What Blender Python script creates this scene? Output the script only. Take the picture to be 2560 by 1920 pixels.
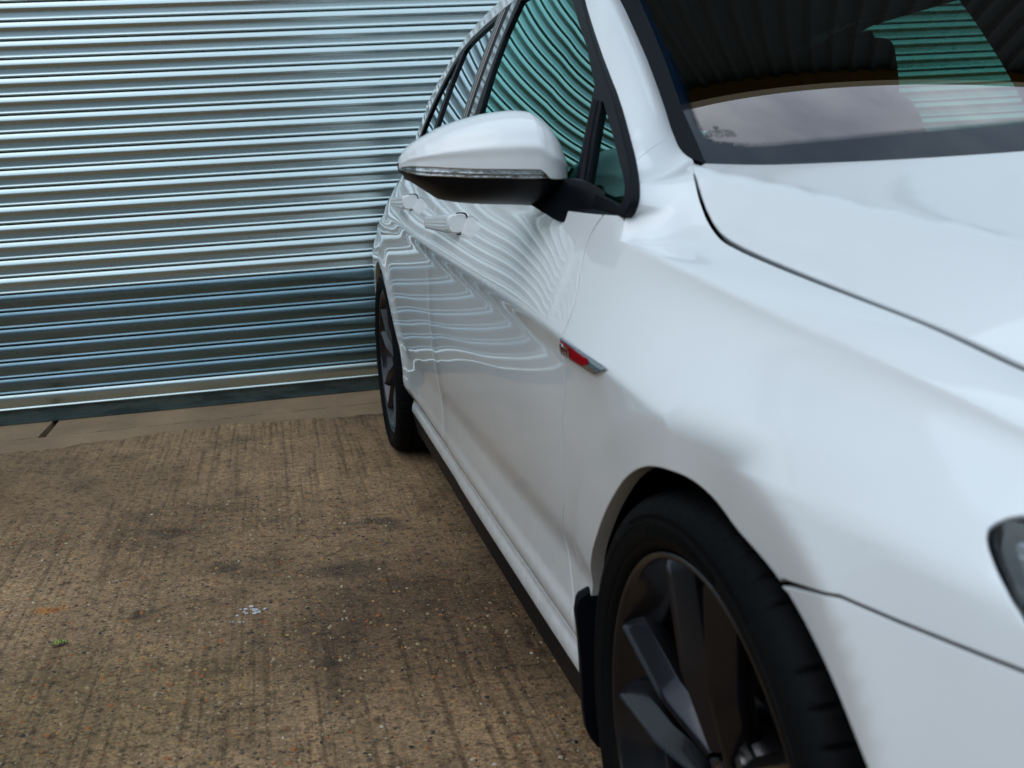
import bpy, math, random
import numpy as np
from mathutils import Vector
from mathutils.geometry import delaunay_2d_cdt
random.seed(7); rng=np.random.default_rng(7)
for o in list(bpy.data.objects): bpy.data.objects.remove(o)
SC=bpy.context.scene; COL=SC.collection
# ------------------------------------------------------------------ camera
cd=bpy.data.cameras.new('camera'); cam=bpy.data.objects.new('camera',cd); COL.objects.link(cam); SC.camera=cam
cd.sensor_width=36; cd.lens=2569.18/2560*36; cd.shift_x=333.77/2560; cd.shift_y=48.73/2560
cd.clip_start=.05; cd.clip_end=600
from mathutils import Matrix
def cam_matrix(pos,yaw,pitch,roll):
    f=Vector((math.sin(yaw)*math.cos(pitch),math.cos(yaw)*math.cos(pitch),-math.sin(pitch)))
    r=Vector((math.cos(yaw),-math.sin(yaw),0)); u=r.cross(f); c,s=math.cos(roll),math.sin(roll)
    R=c*r+s*u; U=-s*r+c*u
    m=Matrix((R,U,-f)).transposed().to_4x4(); m.translation=pos; return m
cam.matrix_world=cam_matrix(Vector((-1.26063,-.91636,.96956)),.0955068,.2207641,-.0611590)
cd.dof.use_dof=True; cd.dof.focus_distance=2.6; cd.dof.aperture_fstop=7.0
SC.view_settings.view_transform='Standard'; SC.view_settings.look='None'; SC.view_settings.gamma=1; SC.view_settings.exposure=0.36
SC.render.resolution_x=1024; SC.render.resolution_y=768
# ------------------------------------------------------------------ sky and sun
SUN_EL,SUN_ROT=math.radians(57),math.radians(231)
W=bpy.data.worlds.new('World'); SC.world=W; W.use_nodes=True; nt=W.node_tree; N=nt.nodes; L=nt.links
N.clear()
wo=N.new('ShaderNodeOutputWorld'); bg=N.new('ShaderNodeBackground'); sky=N.new('ShaderNodeTexSky')
sky.sky_type='NISHITA'; sky.sun_disc=False; sky.sun_elevation=SUN_EL; sky.sun_rotation=SUN_ROT; sky.air_density=1.0; sky.dust_density=1.5
tc=N.new('ShaderNodeTexCoord'); mp=N.new('ShaderNodeMapping'); mp.inputs['Scale'].default_value=(1.3,1.3,2.6)
nz=N.new('ShaderNodeTexNoise'); nz.inputs['Scale'].default_value=2.2; nz.inputs['Detail'].default_value=7; nz.inputs['Roughness'].default_value=.52
cr=N.new('ShaderNodeValToRGB'); cr.color_ramp.elements[0].position=.30; cr.color_ramp.elements[0].color=(.60,.60,.60,1); cr.color_ramp.elements[1].position=.62; cr.color_ramp.elements[1].color=(1,1,1,1)
cc=N.new('ShaderNodeValToRGB'); cc.color_ramp.elements[0].position=.35; cc.color_ramp.elements[0].color=(.50,.53,.60,1); cc.color_ramp.elements[1].position=.72; cc.color_ramp.elements[1].color=(1,1,1,1)
mul=N.new('ShaderNodeMix'); mul.data_type='RGBA'; mul.blend_type='MULTIPLY'; mul.inputs[0].default_value=1; mul.inputs[6].default_value=(.86,1.03,1.13,1)
cl=N.new('ShaderNodeVectorMath'); cl.operation='SCALE'; cl.inputs['Scale'].default_value=8.6
mx=N.new('ShaderNodeMix'); mx.data_type='RGBA'
bg.inputs['Strength'].default_value=.14
L.new(tc.outputs['Generated'],mp.inputs[0]); L.new(mp.outputs[0],nz.inputs['Vector']); L.new(nz.outputs['Fac'],cr.inputs[0]); L.new(nz.outputs['Fac'],cc.inputs[0])
L.new(cc.outputs[0],mul.inputs[7]); L.new(mul.outputs[2],cl.inputs[0]); L.new(cr.outputs[0],mx.inputs[0]); L.new(sky.outputs[0],mx.inputs[6]); L.new(cl.outputs[0],mx.inputs[7])
L.new(mx.outputs[2],bg.inputs[0]); L.new(bg.outputs[0],wo.inputs[0])
sd=bpy.data.lights.new('sun','SUN'); sd.energy=.5; sd.angle=math.radians(50); sd.color=(1,.985,.96); so=bpy.data.objects.new('sun',sd); COL.objects.link(so)
# light comes from behind the camera and a little to its left
so.rotation_euler=Vector((.42,.34,-.84)).to_track_quat('-Z','Y').to_euler()
so.location=(-6,-8,12)
# ------------------------------------------------------------------ surfaces of the car
def pchip(xk,yk,x):
    xk=np.asarray(xk,float); yk=np.asarray(yk,float); x=np.asarray(x,float)
    h=np.diff(xk); dl=np.diff(yk)/h; m=np.zeros_like(yk)
    for i in range(1,len(xk)-1):
        if dl[i-1]*dl[i]>0:
            w1=2*h[i]+h[i-1]; w2=h[i]+2*h[i-1]; m[i]=(w1+w2)/(w1/dl[i-1]+w2/dl[i])
    m[0]=dl[0]; m[-1]=dl[-1]
    i=np.clip(np.searchsorted(xk,x)-1,0,len(xk)-2); t=np.clip((x-xk[i])/h[i],0,1)
    return (yk[i]*(1+2*t)*(1-t)**2+m[i]*h[i]*t*(1-t)**2+yk[i+1]*t*t*(3-2*t)+m[i+1]*h[i]*t*t*(t-1))
def spl(xk,yk,x):
    # natural-ish cubic (Catmull-Rom, nonuniform) : smoother than pchip
    xk=np.asarray(xk,float); yk=np.asarray(yk,float); x=np.asarray(x,float)
    m=np.gradient(yk,xk); h=np.diff(xk)
    i=np.clip(np.searchsorted(xk,x)-1,0,len(xk)-2); t=np.clip((x-xk[i])/h[i],0,1)
    return (yk[i]*(1+2*t)*(1-t)**2+m[i]*h[i]*t*(1-t)**2+yk[i+1]*t*t*(3-2*t)+m[i+1]*h[i]*t*t*(t-1))
def T(tab,y): a=np.array(tab,float); return spl(a[:,0],a[:,1],y)
# top edge of the side surface: fender crease, then belt under the windows   y, |x|, z
TOP=[(-.90,.50,.60),(-.75,.60,.66),(-.60,.655,.70),(-.40,.70,.735),(-.245,.725,.758),(-.18,.74,.777),(-.113,.755,.790),(-.02,.77,.803),(.167,.80,.839),(.30,.822,.866),
     (.40,.835,.877),(.55,.843,.884),(.9,.842,.900),(1.4,.842,.912),(1.9,.828,.925),(2.3,.808,.938),(2.7,.78,.955),(3.0,.735,.97),(3.45,.66,.99)]
TORN=[(-.90,.56,.58),(-.75,.69,.63),(-.60,.765,.655),(-.40,.800,.67),(-.25,.836,.685),(-.1,.864,.70),(.05,.882,.715),(.2,.890,.733),(.37,.892,.745),(.9,.894,.773),(1.5,.894,.797),(1.85,.890,.814),(2.3,.878,.826),(2.7,.862,.83),(3.0,.838,.80),(3.3,.79,.79),(3.45,.74,.79)]
def fair(tab,s,n=261):
    a=np.array(tab,float); y0,y1=a[0,0],a[-1,0]; h=(y1-y0)/(n-1); pad=int(4*s/h)+1
    yy=np.linspace(y0-pad*h,y1+pad*h,n+2*pad); out=[np.linspace(y0,y1,n)]
    k=np.exp(-.5*(np.arange(-pad,pad+1)*h/s)**2); k/=k.sum()
    for c in range(1,a.shape[1]):
        v=spl(a[:,0],a[:,c],np.clip(yy,y0,y1)); lo=yy<y0; hi=yy>y1
        v[lo]=v[~lo][0]-(v[~lo][1]-v[~lo][0])/h*(y0-yy[lo]); v[hi]=v[~hi][-1]+(v[~hi][-1]-v[~hi][-2])/h*(yy[hi]-y1)
        out.append(np.convolve(v,k,'valid'))
    return np.array(out).T
_f=fair(TOP,.075); _ty,_tx,_tz=_f.T
_f=fair(TORN,.10); _oy,_ox,_oz=_f.T
Y0,Y1,Z0,Z1=-.9,3.45,.12,1.02
NY,NZ=871,601
def build_side():
    ys=np.linspace(Y0,Y1,NY); zs=np.linspace(Z0,Z1,NZ); X=np.zeros((NY,NZ))
    for i,y in enumerate(ys):
        xt=spl(_ty,_tx,y); zt=spl(_ty,_tz,y); xo=spl(_oy,_ox,y); zo=spl(_oy,_oz,y)
        fl=xo-.892   # plan taper
        cr=np.clip((y-.10)/.35,0,1)*1.0 ; cr=cr*cr*(3-2*cr)      # crease strength
        k=np.clip((y-.35)/.25,0,1)
        front=np.clip((1.6-y)/1.4,0,1)
        under=.007*cr
        # lower profile knots
        low=[(.12,.800),(.150,.812),(.200,.838),(.212,.846),(.240,.8415),(.246,.836),(.252,.8385),
             (.285,.858),(.302,.8655),(.318,.867),(.345,.8655-.004*front),(.40,.8665-.006*front),(.47,.8755),(.55,.8830),(.63,.8885-under*.3),(zo-.035,.8925-under),(zo,.892)]
        if zo<.70:
            low=[l for l in low[:-2] if l[0]<zo-.03]+[(zo,.892)]
        if y>=1.5: low[-1]=(zo,.892+fl-min(0,-.03*max(0,(y-2.95)/.25)**2)*0)
        lz=np.array([l[0] for l in low]); lx=np.array([l[1] for l in low])+(fl if y<1.5 else -.03*max(0,(y-2.95)/.25)**2)
        # wheel arch swell
        x=pchip(lz,lx,zs)
        kl=np.clip((.16-y)/.30,0,1); kl=kl*kl*(3-2*kl); u_=np.clip(zo-zs,0,.36); k2=np.clip((-.10-y)/.25,0,1); x=x+(kl*.31+k2*.17)*(u_-u_*u_/(2*.36))
        up=zs>zo
        s=np.clip((zs-zo)/(zt-zo),0,1.0)
        # upper piece: convex near the front fender, nearly straight on the doors
        bul=(.020*(1-cr)+.002*cr)
        tan0=(xt-xo)
        if cr<1:
            # hermite with vertical-ish start at tornado and slope at crease
            h=zt-zo; m0=(-.72*h)*(1-cr)+tan0*cr; m1=(-.26*h)*(1-cr)+tan0*cr
            xu=xo*(1+2*s)*(1-s)**2+m0*s*(1-s)**2+xt*s*s*(3-2*s)+m1*s*s*(s-1)
        else:
            xu=xo+tan0*s+.003*np.sin(np.pi*s)
        ext=np.clip((zs-zt),0,None)
        sl=tan0/(zt-zo) if cr>=1 else m1/(zt-zo)
        xu=xu+np.where(zs>zt,ext*max(sl,-.6),0)
        X[i]=np.where(up,xu,x)
    # wheel arch flare
    Yg,Zg=np.meshgrid(ys,zs,indexing='ij')
    for yc,amp in ((0,.006),(2.631,.010)):
        r=np.hypot(Yg-yc,Zg-.318); X=X+amp*np.exp(-((r-.36)/.05)**2)*np.clip((Zg-.2)/.2,0,1)
    from_edge=.398-np.hypot(Yg-.02,Zg-.318)
    th=np.arctan2(Zg-.318,Yg-.02); ye=.02+.398*np.cos(th); ze=.318+.398*np.sin(th)
    fy=np.clip((ye-Y0)/(Y1-Y0)*(NY-1),0,NY-1.001); fz=np.clip((ze-Z0)/(Z1-Z0)*(NZ-1),0,NZ-1.001); i_=fy.astype(int); j_=fz.astype(int); a_=fy-i_; b_=fz-j_
    Xe=X[i_,j_]*(1-a_)*(1-b_)+X[i_+1,j_]*a_*(1-b_)+X[i_,j_+1]*(1-a_)*b_+X[i_+1,j_+1]*a_*b_
    w_=np.clip((Zg-.33)/.12,0,1); w_=w_*w_*(3-2*w_); k_=np.clip(from_edge,0,.09)
    X=np.where(from_edge>0,X*(1-w_)+w_*(Xe+.0015*(1-np.exp(-k_/.010))-.08*k_),X)
    yy=np.clip((Yg-2.45)/.5,0,1); yy=yy*yy*(3-2*yy)
    X=X-yy*(.011*np.clip((.86-Zg)/.05,0,1)+.024*np.exp(-((Zg-.755)/.05)**2))
    # smooth a little along z then y
    def blur(A,s,ax,step):
        n=int(np.ceil(3*s/step)); k=np.exp(-.5*(np.arange(-n,n+1)*step/s)**2); k/=k.sum()
        B=np.concatenate([np.repeat(np.take(A,[0],ax),n,ax),A,np.repeat(np.take(A,[-1],ax),n,ax)],ax)
        return sum(k[j]*np.take(B,np.arange(j,j+A.shape[ax]),ax) for j in range(2*n+1))
    hi=blur(X,.0035,1,zs[1]-zs[0]); h2=blur(hi,.03,0,ys[1]-ys[0]); h3=blur(blur(hi,.0045,1,zs[1]-zs[0]),.016,0,ys[1]-ys[0]); ztl=np.interp(ys,_ty,_tz)[:,None]; wc=np.exp(-((Zg-ztl)/.03)**2)*(Yg<.6); h2=h2*(1-wc)+h3*wc; h1=blur(hi,.006,0,ys[1]-ys[0])
    near=np.exp(-(np.clip(np.abs(Yg-.02)-.42,0,None)/.03)**2); hi=h2*(1-near)+h1*near
    return ys,zs,hi
YS,ZS,XS=build_side()
_gy,_gz=np.gradient(XS,YS,ZS)
def _bil(A,y,z):
    fy=np.clip((np.asarray(y)-Y0)/(Y1-Y0)*(NY-1),0,NY-1.001); fz=np.clip((np.asarray(z)-Z0)/(Z1-Z0)*(NZ-1),0,NZ-1.001)
    i=fy.astype(int); j=fz.astype(int); a=fy-i; b=fz-j
    return A[i,j]*(1-a)*(1-b)+A[i+1,j]*a*(1-b)+A[i,j+1]*(1-a)*b+A[i+1,j+1]*a*b
def side(y,z):            # -> point on the right-hand side, normal
    y=np.asarray(y,float); z=np.asarray(z,float)
    x=_bil(XS,y,z); gy=_bil(_gy,y,z); gz=_bil(_gz,y,z)
    n=np.stack([-np.ones_like(x),-gy,-gz],-1); n/=np.linalg.norm(n,axis=-1,keepdims=True)
    return np.stack([-x,y,z],-1),n
# ---- hood: z over (x,y) ----
GAP=[(-.85,.42,.635),(-.70,.52,.675),(-.50,.61,.722),(-.30,.663,.767),(-.188,.685,.788),(-.113,.697,.806),(.004,.712,.8255),(.118,.722,.842),(.186,.730,.854),(.223,.735,.862),(.264,.737,.873),(.300,.735,.895),(.345,.725,.9225),(.384,.715,.951),(.43,.700,.985)]
CRE=[(-.85,.31,.665),(-.70,.40,.725),(-.40,.50,.808),(-.042,.580,.8725),(.10,.615,.895),(.198,.640,.913),(.30,.668,.932),(.403,.700,.950),(.55,.715,.972)]
_gap=fair(GAP,.016); _cre=fair(CRE,.10)
GAP=[tuple(r) for r in _gap]; CRE=[tuple(r) for r in _cre]
def hoodz(ax,y):
    ax=np.abs(ax); g=_gap; c=_cre
    xg=spl(g[:,0],g[:,1],y); zg=spl(g[:,0],g[:,2],y); xc=spl(c[:,0],c[:,1],y); zc=spl(c[:,0],c[:,2],y)
    xg=np.maximum(xg,xc+.01)
    u=(ax-xc)/(xg-xc); w=xg-xc
    # outer zone : starts with slope s0 at the crease, falls to the gap (convex)
    outer=zc+(zg-zc)*(.62*u+.38*u*u)
    d=xc-ax; dk=.25; d1=np.clip(d,-.3,dk); inner=zc+.03*d1+.19*d1*d1; d2=np.clip(d-dk,0,None); L2=xc-dk; inner=inner+.125*(d2-d2*d2/(2*L2))
    k=.0045; q=(ax-xc)/k   # soft crease
    s=1/(1+np.exp(-q*1.0)); return inner*(1-s)+outer*s
def hood(x,y):
    x=np.asarray(x,float); y=np.asarray(y,float); e=1e-3
    z=hoodz(x,y); zx=(hoodz(x+e,y)-hoodz(x-e,y))/(2*e); zy=(hoodz(x,y+e)-hoodz(x,y-e))/(2*e)
    n=np.stack([-zx,-zy,np.ones_like(z)],-1); n/=np.linalg.norm(n,axis=-1,keepdims=True)
    return np.stack([x,y,z],-1),n
# ---- side glass : |x| over (y,z) ----
BELT=[(-.2,.80),(.4,.806),(.9,.815),(1.5,.813),(2.0,.800),(2.5,.775),(3.0,.735),(3.5,.67)]
def glassx(y,z):
    h=z-.93; b=T(BELT,y); return b-.33*h-.25*np.clip(h,0,None)**2
def glass(y,z,off=0.):
    y=np.asarray(y,float); z=np.asarray(z,float); e=1e-3
    x=glassx(y,z); gy=(glassx(y+e,z)-glassx(y-e,z))/(2*e); gz=(glassx(y,z+e)-glassx(y,z-e))/(2*e)
    n=np.stack([-np.ones_like(x),-gy,-gz],-1); n=-n*np.array([-1,1,1])*-1 if False else np.stack([-np.ones_like(x),-gy,-gz],-1)
    n=np.stack([-np.ones_like(x),gy*-1,gz*-1],-1); n/=np.linalg.norm(n,axis=-1,keepdims=True)
    # outward normal of x=-X(y,z): (-1,-Xy,-Xz)
    return np.stack([-x,y,z],-1)+n*off,n
# ---- windscreen : y over (x,z) ----
def wsy(x,z):
    h=z-.95; return .2330+.4216*x*x+.0813*x**4+1.7717*h+.3207*h*h-.228*x*x*h-.1647*x**4*h
def screen(x,z,off=0.):
    x=np.asarray(x,float); z=np.asarray(z,float); e=1e-3
    y=wsy(x,z); gx=(wsy(x+e,z)-wsy(x-e,z))/(2*e); gz=(wsy(x,z+e)-wsy(x,z-e))/(2*e)
    n=np.stack([gx,-np.ones_like(y),gz],-1); n/=np.linalg.norm(n,axis=-1,keepdims=True)
    return np.stack([x,y,z],-1)+n*off,n

CV={"door_front": [[0.4091, 0.8976], [0.4221, 0.876], [0.3804, 0.7675], [0.3818, 0.7228], [0.408, 0.5991], [0.4321, 0.4972], [0.4676, 0.4313]], "dlo_right": [[0.9153, 1.2384], [0.6394, 1.1017], [0.5124, 1.0366], [0.4359, 0.9918], [0.3904, 0.9634], [0.3642, 0.9437], [0.3496, 0.9303], [0.3419, 0.9199], [0.3399, 0.9113], [0.3438, 0.9031], [0.3557, 0.8974]], "quarter_right": [[0.5696, 1.0495], [0.4873, 1.0041], [0.4198, 0.9639], [0.3905, 0.9462], [0.3679, 0.9272], [0.3639, 0.9147], [0.3753, 0.908]], "quarter_left": [[0.5896, 1.0603], [0.5642, 1.0123], [0.5413, 0.9659], [0.5252, 0.9349]], "frontglass_right": [[0.9657, 1.2397], [0.7523, 1.1433], [0.6354, 1.075], [0.6168, 1.0339], [0.5968, 0.986], [0.5747, 0.942]], "b_right": [[1.5407, 1.3303], [1.5476, 1.2507], [1.5276, 1.1897], [1.4814, 1.1134], [1.4715, 1.0861]], "b_left": [[1.7152, 1.3452], [1.7236, 1.2932], [1.7662, 1.2357], [1.7499, 1.1736], [1.6787, 1.0924]], "dlo_rear_outer": [[1.6292, 1.3473], [2.063, 1.3337], [2.3415, 1.3293], [2.5027, 1.2926], [2.6146, 1.2188], [2.7873, 1.1656], [2.7833, 1.0896]], "bar_right": [[2.2029, 1.2927], [2.3392, 1.1994], [2.2366, 1.0924]], "bar_left": [[2.3073, 1.304], [2.4932, 1.211], [2.3654, 1.0981]], "ws_white": [[-0.6264, 1.2218], [-0.6511, 1.1151], [-0.6834, 0.9912], [-0.6845, 0.9719], [-0.6815, 0.9639], [-0.6714, 0.955]], "ws_glass": [[-0.6044, 1.2309], [-0.6359, 1.1138], [-0.6601, 1.0286], [-0.668, 0.9875], [-0.6741, 0.959]], "frit": [[-0.649, 1.0219], [-0.6525, 1.0048], [-0.6529, 0.9926], [-0.6462, 0.9789], [-0.629, 0.9742], [-0.5317, 0.9726], [-0.4317, 0.9756], [-0.3062, 0.9795]], "hood_rear": [[-0.6813, 0.4429], [-0.6749, 0.4385], [-0.6205, 0.392], [-0.5427, 0.3507], [-0.4502, 0.303], [-0.3559, 0.2572]], "headlight": [[-0.2984, 0.7166], [-0.2934, 0.714], [-0.2908, 0.7104], [-0.2926, 0.7067], [-0.2987, 0.7025], [-0.3071, 0.6982], [-0.3244, 0.6904], [-0.3403, 0.6833], [-0.3553, 0.6755], [-0.3663, 0.6681]], "bumper_gap": [[-0.1452, 0.6158], [-0.2323, 0.638], [-0.2824, 0.6391], [-0.3304, 0.6417], [-0.3771, 0.6446]], "arch": [[0.3674, 0.3798], [0.3243, 0.4558], [0.2706, 0.5196], [0.2065, 0.582], [0.1593, 0.6181], [0.0887, 0.6528], [0.0375, 0.6617], [0.011, 0.6619], [-0.03, 0.6545], [-0.0811, 0.6363], [-0.1474, 0.6167], [-0.2221, 0.5808], [-0.2982, 0.5356]], "white_top": [[1.1197, 0.2386], [0.5172, 0.2404]], "white_bot": [[2.1599, 0.2446], [1.6476, 0.2274], [1.1584, 0.2258], [0.4917, 0.2206]], "badge": [[0.3703, 0.745], [0.2113, 0.7327], [0.2474, 0.7223], [0.3886, 0.7243]], "logo": [[-0.6318, 0.9931, 1.051]]}
LOGO=CV['logo'][0]
# ------------------------------------------------------------------ materials
def mat(name,col,rough=.5,metal=0,coat=0,spec=.5,coatr=.03,ior=None):
    m=bpy.data.materials.new(name); m.use_nodes=True; b=m.node_tree.nodes['Principled BSDF']
    b.inputs['Base Color'].default_value=(*col,1); b.inputs['Roughness'].default_value=rough; b.inputs['Metallic'].default_value=metal
    b.inputs['Coat Weight'].default_value=coat; b.inputs['Coat Roughness'].default_value=coatr; b.inputs['Specular IOR Level'].default_value=spec
    if ior: b.inputs['IOR'].default_value=ior
    return m
def nodes(m): return m.node_tree.nodes,m.node_tree.links,m.node_tree.nodes['Principled BSDF']
def noise(N,L,scale,detail=4,rough=.5,vec=None,sc3=None,coord='Object'):
    tc=N.new('ShaderNodeTexCoord'); mp=N.new('ShaderNodeMapping'); n=N.new('ShaderNodeTexNoise')
    mp.inputs['Scale'].default_value=sc3 or (1,1,1); n.inputs['Scale'].default_value=scale; n.inputs['Detail'].default_value=detail; n.inputs['Roughness'].default_value=rough
    L.new(tc.outputs[coord],mp.inputs[0]); L.new(mp.outputs[0],n.inputs['Vector']); return n
def ramp(N,L,src,stops):
    r=N.new('ShaderNodeValToRGB'); e=r.color_ramp.elements
    while len(e)<len(stops): e.new(.5)
    for i,(p,c) in enumerate(stops): e[i].position=p; e[i].color=(*c,1) if len(c)==3 else c
    L.new(src,r.inputs[0]); return r.outputs[0]
def mixc(N,L,fac,a,b,mode='MIX'):
    x=N.new('ShaderNodeMix'); x.data_type='RGBA'; x.blend_type=mode
    for s,i in ((fac,0),(a,6),(b,7)):
        if isinstance(s,(int,float)): x.inputs[i].default_value=s
        elif isinstance(s,tuple): x.inputs[i].default_value=(*s,1)
        else: L.new(s,x.inputs[i])
    return x.outputs[2]
def bump(N,L,b,h,strength,dist,prev=None):
    bp=N.new('ShaderNodeBump'); bp.inputs['Strength'].default_value=strength; bp.inputs['Distance'].default_value=dist
    L.new(h,bp.inputs['Height'])
    if prev is not None: L.new(prev,bp.inputs['Normal'])
    L.new(bp.outputs[0],b.inputs['Normal']); return bp.outputs[0]
PAINT=mat('white_paint',(.76,.775,.79),.45,0,1.0,.5,.055); PAINT.node_tree.nodes['Principled BSDF'].inputs['Coat IOR'].default_value=1.5
N_,L_,b_=nodes(PAINT)
n1=noise(N_,L_,3.0,5,.6); cp_=ramp(N_,L_,n1.outputs['Fac'],[(.3,(.755,.772,.787)),(.7,(.79,.805,.818))])
sx_=N_.new('ShaderNodeSeparateXYZ'); tc_=N_.new('ShaderNodeTexCoord'); L_.new(tc_.outputs['Object'],sx_.inputs[0])
mr_=N_.new('ShaderNodeMapRange'); mr_.inputs['From Min'].default_value=.42; mr_.inputs['From Max'].default_value=.20; L_.new(sx_.outputs['Z'],mr_.inputs['Value'])
dn_=noise(N_,L_,55,6,.7,sc3=(1,.5,1)); dm_=N_.new('ShaderNodeMath'); dm_.operation='MULTIPLY'; L_.new(mr_.outputs[0],dm_.inputs[0]); L_.new(ramp(N_,L_,dn_.outputs['Fac'],[(.42,(0,0,0)),(.72,(.42,.42,.42))]),dm_.inputs[1])
L_.new(mixc(N_,L_,dm_.outputs[0],cp_,(.36,.31,.25)),b_.inputs['Base Color'])
dr_=N_.new('ShaderNodeMapRange'); dr_.inputs['To Min'].default_value=.050; dr_.inputs['To Max'].default_value=.20; L_.new(dm_.outputs[0],dr_.inputs['Value']); L_.new(dr_.outputs[0],b_.inputs['Coat Roughness'])
# the faint unevenness of real lacquer, and road dust low on the doors
BLK=mat('black_plastic',(.003,.004,.006),.38,0,0,.16)
n_,l_,b_=nodes(BLK); q=noise(n_,l_,900,2); bump(n_,l_,b_,q.outputs['Fac'],.10,.0005)
GLOSSBLK=mat('gloss_black',(.008,.009,.012),.10,0,.6,.5)
RUB=mat('black_rubber',(.003,.004,.007),.50,0,0,.12)
CHROME=mat('chrome',(.42,.45,.50),.07,1)
RED=mat('red_enamel',(.30,.0,.006),.5,0,0,.04)
INSIDE=mat('shell_inside',(.002,.002,.0025),.9,0,0,.05)
TYRE=mat('tyre_rubber',(.008,.009,.011),.50,0,0,.06)
n_,l_,b_=nodes(TYRE); q=noise(n_,l_,140,5,.6); l_.new(ramp(n_,l_,q.outputs['Fac'],[(.3,(.0025,.0032,.0042)),(.75,(.006,.0065,.007))]),b_.inputs['Base Color'])
l_.new(ramp(n_,l_,q.outputs['Fac'],[(.3,(.50,)*3),(.7,(.72,)*3)]),b_.inputs['Roughness']); bump(n_,l_,b_,q.outputs['Fac'],.12,.0006)
ALLOY=mat('graphite_alloy',(.060,.058,.072),.24,.9,.35,.5,.06)
n_,l_,b_=nodes(ALLOY); q=noise(n_,l_,2600,1); l_.new(ramp(n_,l_,q.outputs['Fac'],[(.35,(.023,.022,.026)),(.75,(.052,.050,.058))]),b_.inputs['Base Color'])
BRAKE=mat('brake_steel',(.16,.155,.15),.45,.9)
CLOTH=mat('seat_cloth',(.05,.048,.045),.9); DASH=mat('dash_plastic',(.05,.046,.046),.72)
n_,l_,b_=nodes(DASH); q=noise(n_,l_,500,2); bump(n_,l_,b_,q.outputs['Fac'],.2,.001)
FRIT=mat('ceramic_frit',(.002,.006,.014),.03,0,0,.28)
CLEARP=None
def glassmat(name,tint,ior=1.52,refl=1.0,rough=0.0,rtint=(1,1,1)):
    m=bpy.data.materials.new(name); m.use_nodes=True; n=m.node_tree.nodes; l=m.node_tree.links; n.clear()
    o=n.new('ShaderNodeOutputMaterial'); t=n.new('ShaderNodeBsdfTransparent'); g=n.new('ShaderNodeBsdfGlossy'); f=n.new('ShaderNodeFresnel'); x=n.new('ShaderNodeMixShader')
    t.inputs[0].default_value=(*tint,1); g.inputs['Color'].default_value=(*rtint,1); g.inputs['Roughness'].default_value=rough; f.inputs[0].default_value=ior
    mm=n.new('ShaderNodeMath'); mm.operation='MULTIPLY'; mm.inputs[1].default_value=refl; mm.use_clamp=True
    ge=n.new('ShaderNodeNewGeometry'); mr=n.new('ShaderNodeMapRange'); mr.inputs['To Min'].default_value=ior; mr.inputs['To Max'].default_value=1/ior
    l.new(ge.outputs['Backfacing'],mr.inputs['Value']); l.new(mr.outputs[0],f.inputs[0]); l.new(f.outputs[0],mm.inputs[0]); l.new(mm.outputs[0],x.inputs[0]); l.new(t.outputs[0],x.inputs[1]); l.new(g.outputs[0],x.inputs[2]); l.new(x.outputs[0],o.inputs[0])
    return m
SCREEN=glassmat('windscreen_glass',(.27,.50,.44),1.52,3.0,0,(1,.86,.84))
SIDEGL=glassmat('side_glass',(.12,.36,.30),1.52,1.45,0,(.42,.84,.78))
PRIV=glassmat('dark_rear_glass',(.34,.62,.54),1.52,1.5,0,(.80,.90,.95))
LENS=glassmat('clear_lens',(.86,.90,.92),1.5,1.4)
# ------------------------------------------------------------------ helpers
def tag(o,label=None,cat=None,group=None,kind=None):
    if label: o['label']=label
    if cat: o['category']=cat
    if group: o['group']=group
    if kind: o['kind']=kind
    return o
def empty(name,loc=(0,0,0)):
    o=bpy.data.objects.new(name,None); COL.objects.link(o); o.location=loc; o.empty_display_size=.1; return o
def link(name,me,parent=None,loc=None):
    o=bpy.data.objects.new(name,me); COL.objects.link(o)
    if parent: o.parent=parent
    if loc is not None: o.location=loc
    return o
def mk(name,V,F,m,parent=None,smooth=True,normals=None,mirror=False,angle=None,mats=None,fm=None):
    V=np.asarray(V,float).copy()
    if mirror:
        V[:,0]*=-1; F=[tuple(reversed(f)) for f in F]
        if normals is not None: normals=np.asarray(normals).copy(); normals[:,0]*=-1
    me=bpy.data.meshes.new(name); me.from_pydata(V.tolist(),[],[tuple(int(i) for i in f) for f in F])
    for mm in (mats or [m]): me.materials.append(mm)
    if fm is not None: me.polygons.foreach_set('material_index',np.asarray(fm,np.int32))
    if smooth: me.shade_smooth() if hasattr(me,'shade_smooth') else me.polygons.foreach_set('use_smooth',[True]*len(me.polygons))
    if normals is not None: me.normals_split_custom_set_from_vertices([tuple(n) for n in normals])
    elif angle is not None: me.set_sharp_from_angle(angle=math.radians(angle))
    me.update(); return link(name,me,parent)
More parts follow.
